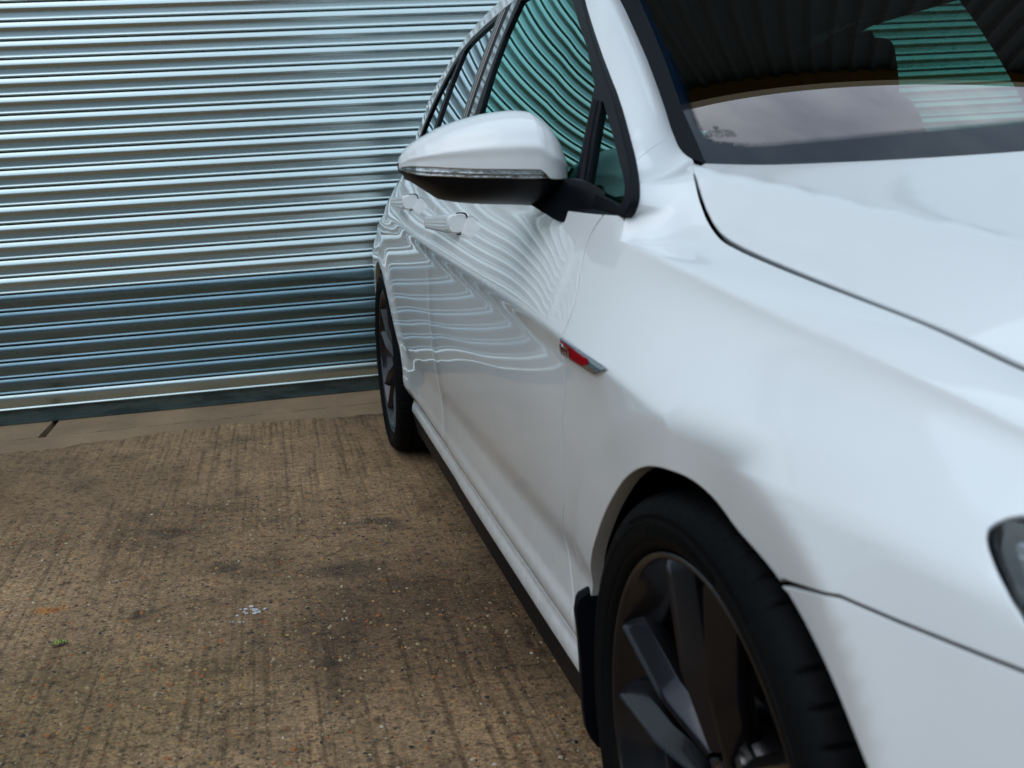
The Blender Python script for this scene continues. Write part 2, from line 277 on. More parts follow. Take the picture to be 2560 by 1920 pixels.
class MB:
    def __init__(s): s.v=[]; s.f=[]
    def add(s,V,F):
        b=len(s.v); s.v+= [tuple(map(float,v)) for v in V]; s.f+=[tuple(int(i)+b for i in f) for f in F]; return b
    def box(s,a,b):
        x0,y0,z0=a; x1,y1,z1=b
        s.add([(x0,y0,z0),(x1,y0,z0),(x1,y1,z0),(x0,y1,z0),(x0,y0,z1),(x1,y0,z1),(x1,y1,z1),(x0,y1,z1)],[(0,3,2,1),(4,5,6,7),(0,1,5,4),(1,2,6,5),(2,3,7,6),(3,0,4,7)])
    def grid(s,P,close_u=False,close_v=False,flip=False):
        P=np.asarray(P,float); nu,nv=P.shape[:2]; F=[]
        for i in range(nu if close_u else nu-1):
            for j in range(nv if close_v else nv-1):
                a=i*nv+j; b=((i+1)%nu)*nv+j; c=((i+1)%nu)*nv+(j+1)%nv; d=i*nv+(j+1)%nv
                F.append((a,d,c,b) if flip else (a,b,c,d))
        s.add(P.reshape(-1,3),F)
    def done(s,name,m,parent=None,smooth=True,angle=40,mirror=False): return mk(name,s.v,s.f,m,parent,smooth,None,mirror,angle if smooth else None)
def dens(P,step,closed=True):
    P=np.asarray(P,float); out=[]; n=len(P)
    for i in range(n if closed else n-1):
        a=P[i]; b=P[(i+1)%n]; k=max(1,int(np.ceil(np.linalg.norm(b-a)/step)))
        for j in range(k): out.append(a+(b-a)*j/k)
    if not closed: out.append(P[-1])
    return np.array(out)
def smoothline(P,n=8):
    # Catmull-Rom through the points, centripetal-ish
    P=np.asarray(P,float); d=np.r_[0,np.cumsum(np.maximum(1e-5,np.linalg.norm(np.diff(P,axis=0),axis=1)))]
    t=np.concatenate([np.linspace(d[i],d[i+1],n,endpoint=False) for i in range(len(P)-1)]+[[d[-1]]])
    return np.stack([spl(d,P[:,k],t) for k in range(P.shape[1])],1)
def inpoly(pts,poly):
    pts=np.asarray(pts); poly=np.asarray(poly); c=np.zeros(len(pts),bool); n=len(poly); j=n-1
    for i in range(n):
        xi,yi=poly[i]; xj,yj=poly[j]
        m=((yi>pts[:,1])!=(yj>pts[:,1]))&(pts[:,0]<(xj-xi)*(pts[:,1]-yi)/(yj-yi+1e-15)+xi); c^=m; j=i
    return c
def area2(P): P=np.asarray(P); x,y=P[:,0],P[:,1]; return .5*np.sum(x*np.roll(y,-1)-np.roll(x,-1)*y)
def distseg(pts,loop):
    pts=np.asarray(pts); A=np.asarray(loop); B=np.roll(A,-1,0); D=np.full(len(pts),9.)
    for a,b in zip(A,B):
        ab=b-a; t=np.clip(((pts-a)@ab)/(ab@ab+1e-12),0,1); D=np.minimum(D,np.linalg.norm(pts-(a+t[:,None]*ab),axis=1))
    return D
def panel(name,surf,poly,m,parent=None,holes=(),grid=.02,step=.01,flange=.012,rad=.0012,mirror=False,off=0.,fldir=None,nmod=None,extra=None):
    """a piece of a curved sheet cut out along poly (2D surface coordinates), with a rounded, folded edge"""
    loops=[dens(poly,step)]+[dens(h,step) for h in holes]
    if area2(loops[0])<0: loops[0]=loops[0][::-1]
    for i in range(1,len(loops)):
        if area2(loops[i])>0: loops[i]=loops[i][::-1]
    V2=[];E=[];lid=[]
    for lp in loops:
        b=len(V2); V2+=lp.tolist(); ids=list(range(b,b+len(lp))); lid.append(ids); E+=[(ids[i],ids[(i+1)%len(ids)]) for i in range(len(ids))]
    lo=loops[0].min(0); hi=loops[0].max(0)
    gx,gy=np.meshgrid(np.arange(lo[0]+grid*.5,hi[0],grid),np.arange(lo[1]+grid*.5,hi[1],grid)); G=np.stack([gx.ravel(),gy.ravel()],1)
    k=inpoly(G,loops[0])
    for h in loops[1:]: k&=~inpoly(G,h)
    G=G[k]
    if len(G):
        d=np.min([distseg(G,l) for l in loops],axis=0); G=G[d>grid*.35]
    if extra is not None:      # rows of points that follow a pressed line in the sheet
        X_=np.concatenate(extra); k=inpoly(X_,loops[0])
        for h in loops[1:]: k&=~inpoly(X_,h)
        X_=X_[k]; d=np.min([distseg(X_,l) for l in loops],axis=0); X_=X_[d>.0008]
        if len(G):
            keep=np.ones(len(G),bool)
            for r in extra: keep&=np.abs(np.interp(G[:,0],r[:,0],r[:,1])-G[:,1])>.0035
            G=G[keep]
        G=np.vstack([G,X_])
    V2+=G.tolist()
    res=delaunay_2d_cdt([Vector(v) for v in V2],E,[],0,1e-7)
    v2=np.array([tuple(v) for v in res[0]]); tri=np.array([tuple(f) for f in res[2]]); orig=res[3]
    cen=v2[tri].mean(1); k=inpoly(cen,loops[0])
    for h in loops[1:]: k&=~inpoly(cen,h)
    tri=tri[k]
    mp={}
    for i,o in enumerate(orig):
        for q in o: mp[q]=i
    P,Nn=surf(v2[:,0],v2[:,1]); P=P+Nn*off
    if nmod: Nn=nmod(v2,Nn)
    t=tri[:200]; fn=np.cross(P[t[:,1]]-P[t[:,0]],P[t[:,2]]-P[t[:,0]])
    flip=np.median(np.einsum('ij,ij->i',fn,Nn[t[:,0]]))<0
    F=[tuple(x[::-1]) if flip else tuple(x) for x in tri.tolist()]
    V=P.tolist(); NN=Nn.tolist()
    if flange:
        for lp,ids in zip(loops,lid):
            idx=[mp[i] for i in ids if i in mp]; c=v2[idx]
            tg=np.roll(c,-1,0)-np.roll(c,1,0); o2=np.stack([tg[:,1],-tg[:,0]],1); o2/=np.linalg.norm(o2,axis=1,keepdims=True)+1e-12
            e=1e-4; p1,_=surf(c[:,0]+o2[:,0]*e,c[:,1]+o2[:,1]*e); p0,_=surf(c[:,0],c[:,1]); o3=p1-p0; o3/=np.linalg.norm(o3,axis=1,keepdims=True)+1e-12
            n=Nn[idx]; p=P[idx]
            if fldir is not None:
                dd=np.array(fldir(c)); 
            else: dd=-n
            r1=p+o3*rad*.7+dd*rad*.3; r2=p+o3*rad+dd*rad; r3=p+o3*rad+dd*flange
            b=len(V); k=len(idx); V+=p.tolist()+r1.tolist()+r2.tolist()+r3.tolist()
            nn=(n+o3); nn/=np.linalg.norm(nn,axis=1,keepdims=True); NN+=n.tolist()+nn.tolist()+o3.tolist()+o3.tolist()
            for q in range(3):
                for i in range(k):
                    j=(i+1)%k; A=b+q*k+i; Bq=b+q*k+j; Cq=b+(q+1)*k+j; D=b+(q+1)*k+i
                    F.append((A,D,Cq,Bq) if not flip else (A,Bq,Cq,D))
    F=[f for f in F if len(set(f))>=3]
    return mk(name,V,F,m,parent,True,NN,mirror)
def copy(o,parent=None,loc=None):
    c=o.copy(); COL.objects.link(c); 
    if parent: c.parent=parent
    if loc is not None: c.location=loc
    return c
# ================================================================== GROUND
TA=math.tan(.0737); D0=3.7224/math.cos(.0737)     # wall plane  y = D0 + TA*x
def wally(x): return D0+TA*x
WDIR=Vector((math.cos(.0737),math.sin(.0737),0)); WN=Vector((math.sin(.0737),-math.cos(.0737),0))  # along the wall, towards the camera
CONC=mat('weathered_concrete',(.2,.17,.14),.85,0,0,.35)
n,l,b=nodes(CONC)
GR=(.42,.46,.52)
STAINS_AND_SHADE=[(-1.62,1.93,.07,.05,GR,.8),(-1.14,1.52,.10,.06,GR,.9),(-1.44,1.61,.05,.04,GR,.7),(-1.02,1.86,.10,.03,GR,.9),(-1.62,1.37,.05,.03,GR,.8),(-.98,1.80,.04,.05,GR,.8),(-.95,1.15,.34,.42,(.66,.62,.60),.8),(-1.85,1.45,.05,.03,(1.3,.75,.3),.8),(-1.20,1.10,.12,.30,(.62,.62,.64),.7),(-1.75,.95,.5,.25,(.8,.84,.72),.6),(-2.3,2.3,.25,.35,(.85,.80,.72),.6)]  # broad dark entry beside the sill mixes stain with painted shade of the car
big=noise(n,l,1.1,5,.6); med=noise(n,l,9,6,.65); fine=noise(n,l,120,4,.7); tine=noise(n,l,62,2,.5,sc3=(1,.022,1)); tine2=noise(n,l,60,4,.6,sc3=(1,.10,1)); patch=noise(n,l,2.6,3,.5)
c0=ramp(n,l,big.outputs['Fac'],[(.30,(.135,.092,.056)),(.50,(.235,.160,.092)),(.72,(.345,.240,.140))])
c1=mixc(n,l,.75,c0,ramp(n,l,med.outputs['Fac'],[(.28,(.52,.50,.48)),(.5,(1,1,1)),(.75,(1.38,1.34,1.26))]),'MULTIPLY')
c2=mixc(n,l,1.0,c1,ramp(n,l,fine.outputs['Fac'],[(.30,(.36,.35,.34)),(.5,(1,1,1)),(.72,(1.75,1.62,1.45))]),'MULTIPLY')
pit=noise(n,l,42,5,.72); tmask=noise(n,l,.9,2,.5); pm=ramp(n,l,tmask.outputs['Fac'],[(.36,(.15,.15,.15)),(.58,(.95,.95,.95))])
c3a=mixc(n,l,pm,c2,ramp(n,l,tine.outputs['Fac'],[(.38,(.64,.62,.60)),(.47,(1,1,1)),(.62,(1.14,1.12,1.09))]),'MULTIPLY')
c3=mixc(n,l,1.0,c3a,ramp(n,l,pit.outputs['Fac'],[(.36,(.38,.35,.33)),(.47,(1,1,1)),(.64,(1.30,1.27,1.22))]),'MULTIPLY')
# small dark and pale grains of aggregate
vo=n.new('ShaderNodeTexVoronoi'); vo.inputs['Scale'].default_value=150; tcv=n.new('ShaderNodeTexCoord'); l.new(tcv.outputs['Object'],vo.inputs['Vector'])
sep=n.new('ShaderNodeSeparateColor'); l.new(vo.outputs['Color'],sep.inputs[0])
gm=n.new('ShaderNodeMath'); gm.operation='GREATER_THAN'; gm.inputs[1].default_value=.89; l.new(sep.outputs[0],gm.inputs[0])
dm=n.new('ShaderNodeMath'); dm.operation='LESS_THAN'; dm.inputs[1].default_value=.42; l.new(vo.outputs['Distance'],dm.inputs[0])
gg=n.new('ShaderNodeMath'); gg.operation='MULTIPLY'; l.new(gm.outputs[0],gg.inputs[0]); l.new(dm.outputs[0],gg.inputs[1])
gcol=ramp(n,l,sep.outputs[1],[(.0,(.03,.028,.026)),(.3,(.10,.075,.05)),(.55,(.32,.24,.16)),(.75,(.30,.13,.05)),(1,(.55,.50,.42))])
gw=noise(n,l,1.3,2,.5); gwr=ramp(n,l,gw.outputs['Fac'],[(.35,(.35,)*3),(.6,(1,)*3)]); gf=n.new('ShaderNodeMath'); gf.operation='MULTIPLY'; l.new(gg.outputs[0],gf.inputs[0]); l.new(gwr,gf.inputs[1])
c4=mixc(n,l,gf.outputs[0],c3,gcol)
st=ramp(n,l,patch.outputs['Fac'],[(.30,(.52,.53,.56)),(.42,(1,1,1))]); c5=mixc(n,l,1.0,mixc(n,l,.85,c4,st,'MULTIPLY'),(.86,.83,.82),'MULTIPLY')
# oil and rust marks, plus the car's shade painted as a broad dark patch
tcs=n.new('ShaderNodeTexCoord'); dsn=noise(n,l,14,4,.6); vm=n.new('ShaderNodeVectorMath'); vm.operation='MULTIPLY_ADD'; l.new(dsn.outputs['Color'],vm.inputs[0]); vm.inputs[1].default_value=(.12,.12,0); l.new(tcs.outputs['Object'],vm.inputs[2])
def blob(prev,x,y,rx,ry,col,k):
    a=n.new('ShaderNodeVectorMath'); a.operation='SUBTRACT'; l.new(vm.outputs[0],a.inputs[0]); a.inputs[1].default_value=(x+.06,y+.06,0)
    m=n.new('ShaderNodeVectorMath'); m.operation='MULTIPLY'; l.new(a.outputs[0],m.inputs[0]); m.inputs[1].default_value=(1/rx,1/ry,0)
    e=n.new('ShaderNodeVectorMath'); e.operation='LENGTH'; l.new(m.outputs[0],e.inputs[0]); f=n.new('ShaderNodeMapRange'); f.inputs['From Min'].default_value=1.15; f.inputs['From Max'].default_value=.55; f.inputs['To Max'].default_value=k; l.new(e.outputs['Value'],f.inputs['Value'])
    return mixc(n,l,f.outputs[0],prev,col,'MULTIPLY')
for x,y,rx,ry,col,k in STAINS_AND_SHADE: c5=blob(c5,x,y,rx,ry,col,k)
l.new(c5,b.inputs['Base Color'])
hh=n.new('ShaderNodeMath'); hh.operation='ADD'; l.new(tine.outputs['Fac'],hh.inputs[0]); l.new(fine.outputs['Fac'],hh.inputs[1])
p1=bump(n,l,b,hh.outputs[0],.55,.005); p2=bump(n,l,b,med.outputs['Fac'],.35,.010,p1); p3=bump(n,l,b,tine2.outputs['Fac'],.4,.003,p2); bump(n,l,b,pit.outputs['Fac'],.5,.006,p3)
SLAB=mat('smooth_concrete',(.2,.17,.13),.8,0,0,.35)
n,l,b=nodes(SLAB); a1=noise(n,l,3,6,.65); a2=noise(n,l,90,4,.7)
l.new(mixc(n,l,.7,ramp(n,l,a1.outputs['Fac'],[(.3,(.185,.126,.076)),(.7,(.30,.208,.125))]),ramp(n,l,a2.outputs['Fac'],[(.3,(.7,.7,.7)),(.6,(1.05,1.05,1.05))]),'MULTIPLY'),b.inputs['Base Color']); bump(n,l,b,a2.outputs['Fac'],.3,.002)
ROUGHL=lambda x: 3.25+.0935*(x+2.4)      # joint between yard and threshold slabs
def sheet(name,pts,z,m,thick=.0,kind='structure',bev=.004):
    P=np.array(pts,float); n=len(P); c=P.mean(0); mb=MB()
    tin=[(x,y,z) for x,y in P]; V=tin; F=[tuple(range(n))]
    if thick:
        ins=P+(c-P)/np.linalg.norm(c-P,axis=1,keepdims=True)*bev
        V=[(x,y,z) for x,y in ins]+[(x,y,z-bev*.7) for x,y in P]+[(x,y,z-thick) for x,y in P]
        for k in range(2):
            for i in range(n): j=(i+1)%n; F.append((k*n+i,(k+1)*n+i,(k+1)*n+j,k*n+j))
    o=mk(name,V,F,m,None,False); tag(o,kind=kind); return o
sheet('ground',[(-90,-90),(90,-90),(90,90),(-90,90)],-.06,CONC)
# wavy hand-finished edge of the yard concrete against the threshold joint
def jag(x,s): return .004*math.sin(x*23+s)+.003*math.sin(x*61+2*s)+.0025*math.sin(x*143+s*3)
xs=np.arange(-12,8.01,.02)
yard_edge=[(x,ROUGHL(x)-.008+jag(x,1)*.9) for x in xs]
V=[(-12,-14,0),(8,-14,0)]+[(x,y,0) for x,y in yard_edge[::-1]]; k=len(V)
F=[tuple(range(k))]; V+=[(x,y-.0,-.05) for x,y in yard_edge[::-1]]
for i in range(len(yard_edge)-1): F.append((2+i,k+i,k+i+1,3+i))
yd=mk('yard_slab',V,F,CONC,None,False); tag(yd,kind='structure')
# smoother trowelled margin of the yard slab: a sheet 3 mm proud with an uneven edge
edge2=[(x,ROUGHL(x)-.20-.05*math.sin(x*1.7+1)-.03*math.sin(x*5.1)+jag(x,4)*3) for x in xs]
V=[(x,y,.003) for (x,y) in yard_edge]+[(x,y,.0005) for x,y in edge2]; m_=len(xs)
F=[(i,m_+i,m_+i+1,i+1) for i in range(m_-1)]
tag(mk('trowelled_margin',V,F,SLAB,None,False),kind='structure')
def thresh(x0,x1):
    a=[(x,ROUGHL(x)+.007+jag(x,2)*.6) for x in np.arange(x0,x1,.02)]; e=[(x1,wally(x1)+.6),(x0,wally(x0)+.6)]
    P=a+e; n=len(P); V=[(x,y,.001) for x,y in P]+[(x,y,-.05) for x,y in P]; F=[tuple(range(n))]+[(i,n+i,n+(i+1)%n,(i+1)%n) for i in range(n)]
    tag(mk('threshold_slab',V,F,SLAB,None,False),kind='structure')
thresh(-2.228,8); thresh(-9,-2.246)
# chips of coloured flint sitting in the worn concrete, far too many to count
def stones(nn,x0,x1,y0,y1,smin,smax):
    V=[];F=[];C4=[]
    pal=[(.34,.25,.14),(.32,.10,.02),(.19,.085,.035),(.02,.02,.024),(.42,.34,.22),(.09,.07,.05),(.36,.20,.06),(.05,.046,.042),(.50,.46,.38)]
    wt=[.17,.17,.13,.17,.05,.12,.12,.06,.01]
    for _ in range(nn):
        x=rng.uniform(x0,x1); y=rng.uniform(y0,y1)
        if y>ROUGHL(x)-.28: continue
        s=smin*(smax/smin)**(rng.random()**1.9); k=rng.integers(5,8); th=rng.uniform(0,6.28); asp=rng.uniform(.45,1)
        b=len(V); h=rng.uniform(.10,.3)*s
        for i in range(k):
            a=i/k*6.283; rr=s*rng.uniform(.75,1.1); px=math.cos(a)*rr; py=math.sin(a)*rr*asp
            V.append((x+px*math.cos(th)-py*math.sin(th),y+px*math.sin(th)+py*math.cos(th),-.001))
        for i in range(k):
            vx,vy,_z=V[b+i]; V.append((x+(vx-x)*.6,y+(vy-y)*.6,.0008+h))
        for i in range(k): F.append((b+i,b+(i+1)%k,b+k+(i+1)%k,b+k+i))
        F.append(tuple(b+k+i for i in range(k))); ci=rng.choice(len(pal),p=wt); C4+= [ci]*(k+1)
    mats=[]
    for i,c in enumerate(pal):
        mats.append(mat('flint_%s'%['cream','rust','umber','black','pale','brown','ochre','grey','white'][i],c,.6))
    o=mk('flint_chips',V,F,None,None,False,mats=mats,fm=C4); tag(o,'rust, cream and black flint chips bedded in the worn concrete yard','gravel',kind='stuff'); return o
stones(13000,-2.7,-.7,.35,2.2,.0012,.0070)
# leaf and pale splashes
def leaf():
    V=[];F=[]; nn=7
    for i in range(nn):
        t=i/(nn-1); w=.0085*math.sin(math.pi*min(1,t*.93+.05))**.8; z=.004+.005*math.sin(t*3.1)
        V+=[((t-.5)*.034,-w,z+.002),((t-.5)*.034,0,z-.0012),((t-.5)*.034,w,z+.003)]
    for i in range(nn-1):
        for j in range(2): a=i*3+j; F.append((a,a+3,a+4,a+1))
    m=mat('leaf_green',(.20,.28,.03),.5); n,l,b=nodes(m); q=noise(n,l,260,3,.6); l.new(ramp(n,l,q.outputs['Fac'],[(.42,(.02,.035,.008)),(.5,(.16,.24,.02)),(.7,(.40,.48,.08))]),b.inputs['Base Color'])
    o=mk('fallen_leaf',V,F,m); o.location=(-1.787,1.235,.0); o.rotation_euler=(0,0,.35)
    st=mk('leaf_stalk',[(-.017,0,.004),(-.025,.002,.002),(-.025,.003,.002),(-.017,.001,.004)],[(0,1,2,3)],m,o,False)
    tag(o,'small green and black mottled leaf lying on the concrete yard','leaf')
leaf()
SPL=mat('white_splash',(.55,.58,.62),.7)
def splash(cx,cy,r,k,name='paint_splash',par=None):
    mb=MB()
    for _ in range(k):
        x=cx+rng.normal()*r; y=cy+rng.normal()*r*.55; s=r*rng.uniform(.08,.26); n=9; a=[(x+math.cos(i/n*6.28)*s*rng.uniform(.6,1.2),y+math.sin(i/n*6.28)*s*.7*rng.uniform(.5,1.3),.0018) for i in range(n)]
        mb.add(a+[(p[0],p[1],.0) for p in a],[tuple(range(n))]+[(i,n+i,n+(i+1)%n,(i+1)%n) for i in range(n)])
    return mb.done(name,SPL,None,False)
tag(splash(-1.405,1.262,.013,7),'smaller nearer white splash mark on the concrete','splash')
tag(splash(-1.372,1.318,.024,16),'larger scattered white splash mark behind the smaller one','splash')
# ================================================================== ROLLER SHUTTER AND BUILDING
GALV=mat('galvanised_steel',(.47,.55,.56),.20,1)
n,l,b=nodes(GALV); a1=noise(n,l,6,5,.6,sc3=(.12,1,1)); a2=noise(n,l,260,3,.7,sc3=(.15,1,1)); oi=n.new('ShaderNodeObjectInfo')
cA=ramp(n,l,a1.outputs['Fac'],[(.3,(.53,.62,.62)),(.7,(.62,.71,.71))])
l.new(cA,b.inputs['Base Color'])
l.new(ramp(n,l,a1.outputs['Fac'],[(.3,(.31,)*3),(.7,(.22,)*3)]),b.inputs['Roughness']); bump(n,l,b,a2.outputs['Fac'],.06,.001)
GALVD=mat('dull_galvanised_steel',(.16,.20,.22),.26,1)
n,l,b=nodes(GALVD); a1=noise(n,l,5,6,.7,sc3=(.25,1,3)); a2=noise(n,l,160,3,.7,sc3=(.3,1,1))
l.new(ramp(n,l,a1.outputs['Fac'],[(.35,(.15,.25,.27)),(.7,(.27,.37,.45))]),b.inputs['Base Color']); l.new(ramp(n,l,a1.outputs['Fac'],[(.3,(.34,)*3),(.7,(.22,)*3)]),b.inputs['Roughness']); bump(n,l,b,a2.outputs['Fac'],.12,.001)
seams=[.0625,.1345,.2043,.2745,.3448,.4164,.4889,.5615,.6318,.7050,.7785,.8508,.9236,.9966,1.0693,1.1417,1.2143,1.2868,1.3592,1.4313,1.5022,1.5738,1.6455,1.7181]
while seams[-1]<4.75: seams.append(seams[-1]+.0723)
PB=[(1.0,-.0030),(.982,-.0020),(.975,.0040),(.960,.0062),(.92,.0084),(.86,.0106),(.80,.0124),(.74,.0138),(.69,.0145),(.66,.0147),(.63,.0143),(.59,.0128),(.55,.0105),(.515,.0086),(.49,.0076),(.46,.0072),(.40,.0073),(.30,.0077),(.21,.0082),(.165,.0087),(.13,.0098),(.095,.0108),(.065,.0106),(.04,.0088),(.022,.0055),(.012,.0015)]
PD=[(1.0,-.0030),(.982,-.0020),(.975,.0042),(.95,.0078),(.89,.0105),(.80,.0127),(.70,.0138),(.60,.0139),(.50,.0131),(.40,.0115),(.31,.0093),(.24,.0071),(.19,.0060),(.16,.0066),(.13,.0092),(.095,.0106),(.065,.0105),(.04,.0086),(.022,.0052),(.012,.0012)]
SX0,SX1=-7.6,3.2
def slatmesh(prof,h,name,m):
    pr=np.array(prof); d=np.r_[0,np.cumsum(np.linalg.norm(np.diff(pr*[h,1],axis=0),axis=1))]; t=np.linspace(0,d[-1],70); z=pchip(d,pr[:,0],t)*h; y=pchip(d,pr[:,1],t)
    V=[];F=[]; X=[SX0,SX1]; k=len(t)
    for x in X: V+=[(x,-y[i],z[i]) for i in range(k)]
    # returned hooks top and bottom
    for x in X: V+=[(x,.006,h*1.0),(x,.006,.008)]
    for i in range(k-1): F.append((i,i+1,k+i+1,k+i))
    o=2*k; F.append((o,0,k,o+2)); F.append((k-1,o+1,o+3,2*k-1))
    me=bpy.data.meshes.new(name); me.from_pydata(V,[],F); me.materials.append(m); me.shade_smooth(); me.set_sharp_from_angle(angle=math.radians(60)); return me
SH=empty('roller_shutter',(0,D0,0)); SH.rotation_euler=(0,0,.0737); tag(SH,'closed galvanised steel roller shutter behind the white car','roller shutter')
cache={}
for i in range(len(seams)-1):
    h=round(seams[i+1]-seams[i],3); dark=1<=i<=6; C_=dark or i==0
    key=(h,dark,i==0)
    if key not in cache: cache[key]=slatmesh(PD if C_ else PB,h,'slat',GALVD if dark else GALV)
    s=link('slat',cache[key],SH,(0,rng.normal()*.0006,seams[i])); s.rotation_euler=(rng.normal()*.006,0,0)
    if dark: s['label']='darker weathered slat'
mb=MB()
for k,(y0,z0,y1,z1) in enumerate([(-.006,.0585,.004,.0625),(.000,.012,.006,.0585),(-.012,.003,.006,.012)]):
    mb.box((SX0,y0,z0),(SX1,y1,z1))
RAIL=mat('grimy_rail_steel',(.10,.15,.155),.35,.8); n,l,b=nodes(RAIL); a1=noise(n,l,7,6,.7,sc3=(.6,1,3)); l.new(ramp(n,l,a1.outputs['Fac'],[(.4,(.07,.105,.11)),(.55,(.13,.18,.185)),(.7,(.10,.14,.15))]),b.inputs['Base Color'])
mb.done('bottom_rail',RAIL,SH,False)
for x0 in (SX0-.09,SX1-.02):
    mb=MB(); mb.box((x0,-.05,.0),(x0+.11,.03,4.8)); mb.done('guide_rail',GALV,SH,False)
# building above and beside the door
CLAD=mat('dark_green_cladding',(.035,.045,.036),.7,0,0,.12); n,l,b=nodes(CLAD); a1=noise(n,l,1.2,5,.6); l.new(ramp(n,l,a1.outputs['Fac'],[(.3,(.003,.006,.004)),(.7,(.006,.011,.007))]),b.inputs['Base Color'])
FAS=mat('ochre_fascia',(.16,.12,.02),.5); BRK=mat('grey_render',(.20,.20,.19),.8)
BD=empty('warehouse',(0,D0,0)); BD.rotation_euler=(0,0,.0737); tag(BD,'warehouse with dark ribbed cladding rising above the shutter','building')
mb=MB()
def cladding(x0,x1,z0,z1):
    P=[];x=x0
    while x<x1: P+=[(x,.0),(x+.13,.0),(x+.155,-.035),(x+.215,-.035)]; x+=.24
    P.append((x1,0)); V=[(a,b_+.02,z) for z in (z0,z1) for a,b_ in P]; k=len(P); F=[(i,i+1,k+i+1,k+i) for i in range(k-1)]; mb.add(V,F)
cladding(SX0-30,SX0-.1,.9,7.5); cladding(SX0-.1,SX1+.1,5.0,7.5); cladding(SX1+.1,SX1+22,.9,7.5); mb.done('cladding',CLAD,BD,False)
mb=MB(); mb.box((SX0-.2,-.14,4.78),(SX1+.2,.05,5.0)); mb.done('shutter_hood',RAIL,BD,False)
mb=MB(); mb.box((SX0-30,.0,0),(SX0-.1,.25,.9)); mb.box((SX1+.1,.0,0),(SX1+22,.25,.9)); mb.done('plinth',BRK,BD,False)
mb=MB(); mb.box((SX0-30,-.16,7.52),(SX1+22,.05,7.70)); mb.done('fascia',FAS,BD,False)
mb=MB(); mb.box((SX0-30,.05,7.6),(SX1+22,14,7.8)); mb.box((SX0-30,.3,0),(SX1+22,.4,7.6)); mb.done('roof',CLAD,BD,False)
# the unit across the yard, seen only in reflections
OB=empty('opposite_warehouse',(0,-17,0)); tag(OB,'dark warehouse across the yard facing the shutter','building')
mb=MB()
def clad2(x0,x1,z0,z1):
    P=[];x=x0
    while x<x1: P+=[(x,.0),(x+.2,.0),(x+.23,.04),(x+.32,.04)]; x+=.36
    V=[(a,b_,z) for z in (z0,z1) for a,b_ in P]; k=len(P); mb.add(V,[(i,k+i,k+i+1,i+1) for i in range(k-1)])
clad2(-30,22,1.0,8.8); mb.done('cladding',mat('slate_cladding',(.11,.15,.155),.5),OB,False)
mb=MB(); mb.box((-30,-.2,0),(22,.0,1.0)); mb.done('plinth',BRK,OB,False)
mb=MB(); mb.box((-30,-10,8.8),(22,.15,9.0)); mb.done('roof',RAIL,OB,False)
# ================================================================== CAR
CAR=empty('hatchback_car',(0,0,0)); tag(CAR,'white five-door hatchback with graphite wheels parked in front of the shutter','car')
g=.0026
A=lambda k:np.array(CV[k])
def both(fn,label_l=None):
    r=fn(False); l=fn(True); return r,l
# --- outlines in (y,z) of the side surface
topz=lambda y: float(spl(_ty,_tz,y))
def topline(y0,y1,dz=0,n=40): return [(y,topz(y)+dz) for y in np.linspace(y0,y1,n)]
beltz=lambda y: .897+ (y-.4)*.0185 if y<2.0 else .9266+(y-2.0)*.028
archF=smoothline(A('arch'),6); archF=np.vstack([[(.372,.252),(.370,.32)],archF,[(-.287,.43),(-.305,.34),(-.312,.25)]])
iF=np.argmin(np.hypot(archF[:,0]-CV['bumper_gap'][0][0],archF[:,1]-CV['bumper_gap'][0][1]))
def circ(cy,r,a0,a1,n=50): return [(cy+r*math.cos(a),.318+r*math.sin(a)) for a in np.linspace(math.radians(a0),math.radians(a1),n)]
archR=circ(2.631,.352,191,-11)[:]      # front foot over the top to the rear foot
doorF=smoothline(np.vstack([A('door_front'),[(.458,.385),(.440,.33),(.440,.252)]]),6)
bc=smoothline([(1.556,.9185),(1.553,.85),(1.551,.80),(1.560,.70),(1.566,.60),(1.560,.50),(1.552,.41),(1.553,.32),(1.553,.252)],6)
cp=smoothline([(2.66,.945),(2.61,.88),(2.55,.80),(2.462,.715),(2.402,.62),(2.337,.52),(2.276,.44),(2.262,.37),(2.26,.252)],6)
hl=A('headlight'); hl_full=np.vstack([hl,[(-.45,.6600),(-.56,.6440),(-.68,.632),(-.74,.640),(-.735,.668),(-.60,.694),(-.45,.710),(-.36,.7195)]])
bg_=A('bumper_gap')
# blend the normals across the wing crease so that it reads as a pressed fold
def crease_n(y):
    P,n1=side(y,np.interp(y,_ty,_tz)-.001); return n1
def s2pt(u,v): return S2(u,v)
# --- wing top and pillar strip: stations from outer edge to inner edge
def sd(y,z): return side(y,z)[0]
dl=A('dlo_right')[::-1]     # from the lower corner up
gp=np.array(GAP)
def gapP(y): return np.array([-spl(gp[:,0],gp[:,1],y),y,spl(gp[:,0],gp[:,2],y)])
O=[];I=[];Bm=[]
for yo,yi,bm in ((-.85,-.82,.004),(-.60,-.60,.004),(-.40,-.41,.004),(-.245,-.255,.003),(-.18,-.19,.003),(-.08,-.09,.003),(.02,.008,.003),(.10,.085,.002),(.18,.160,.0),(.25,.215,-.003),(.30,.252,-.004)):
    O.append(sd(yo,topz(yo))); I.append(gapP(yi)); Bm.append(bm)
O.append(sd(.338,topz(.338))); I.append(gapP(.283)); Bm.append(-.006)
def gl(p): return glass(p[0],p[1])[0]
O.append(sd(dl[0][0],dl[0][1])); I.append(gapP(.306)); Bm.append(-.008)
O.append(gl(dl[2])); I.append(gapP(.330)); Bm.append(-.008)
O.append(gl(dl[4])); I.append(gapP(.366)); Bm.append(-.006)
ww=A('ws_white')
def wsP(x,z): return screen(x,z)[0]
wq=ww[::-1]
def wx(z): return float(np.interp(z,wq[:,1],wq[:,0])) if z<=wq[-1,1] else wq[-1,0]+(z-wq[-1,1])*.19
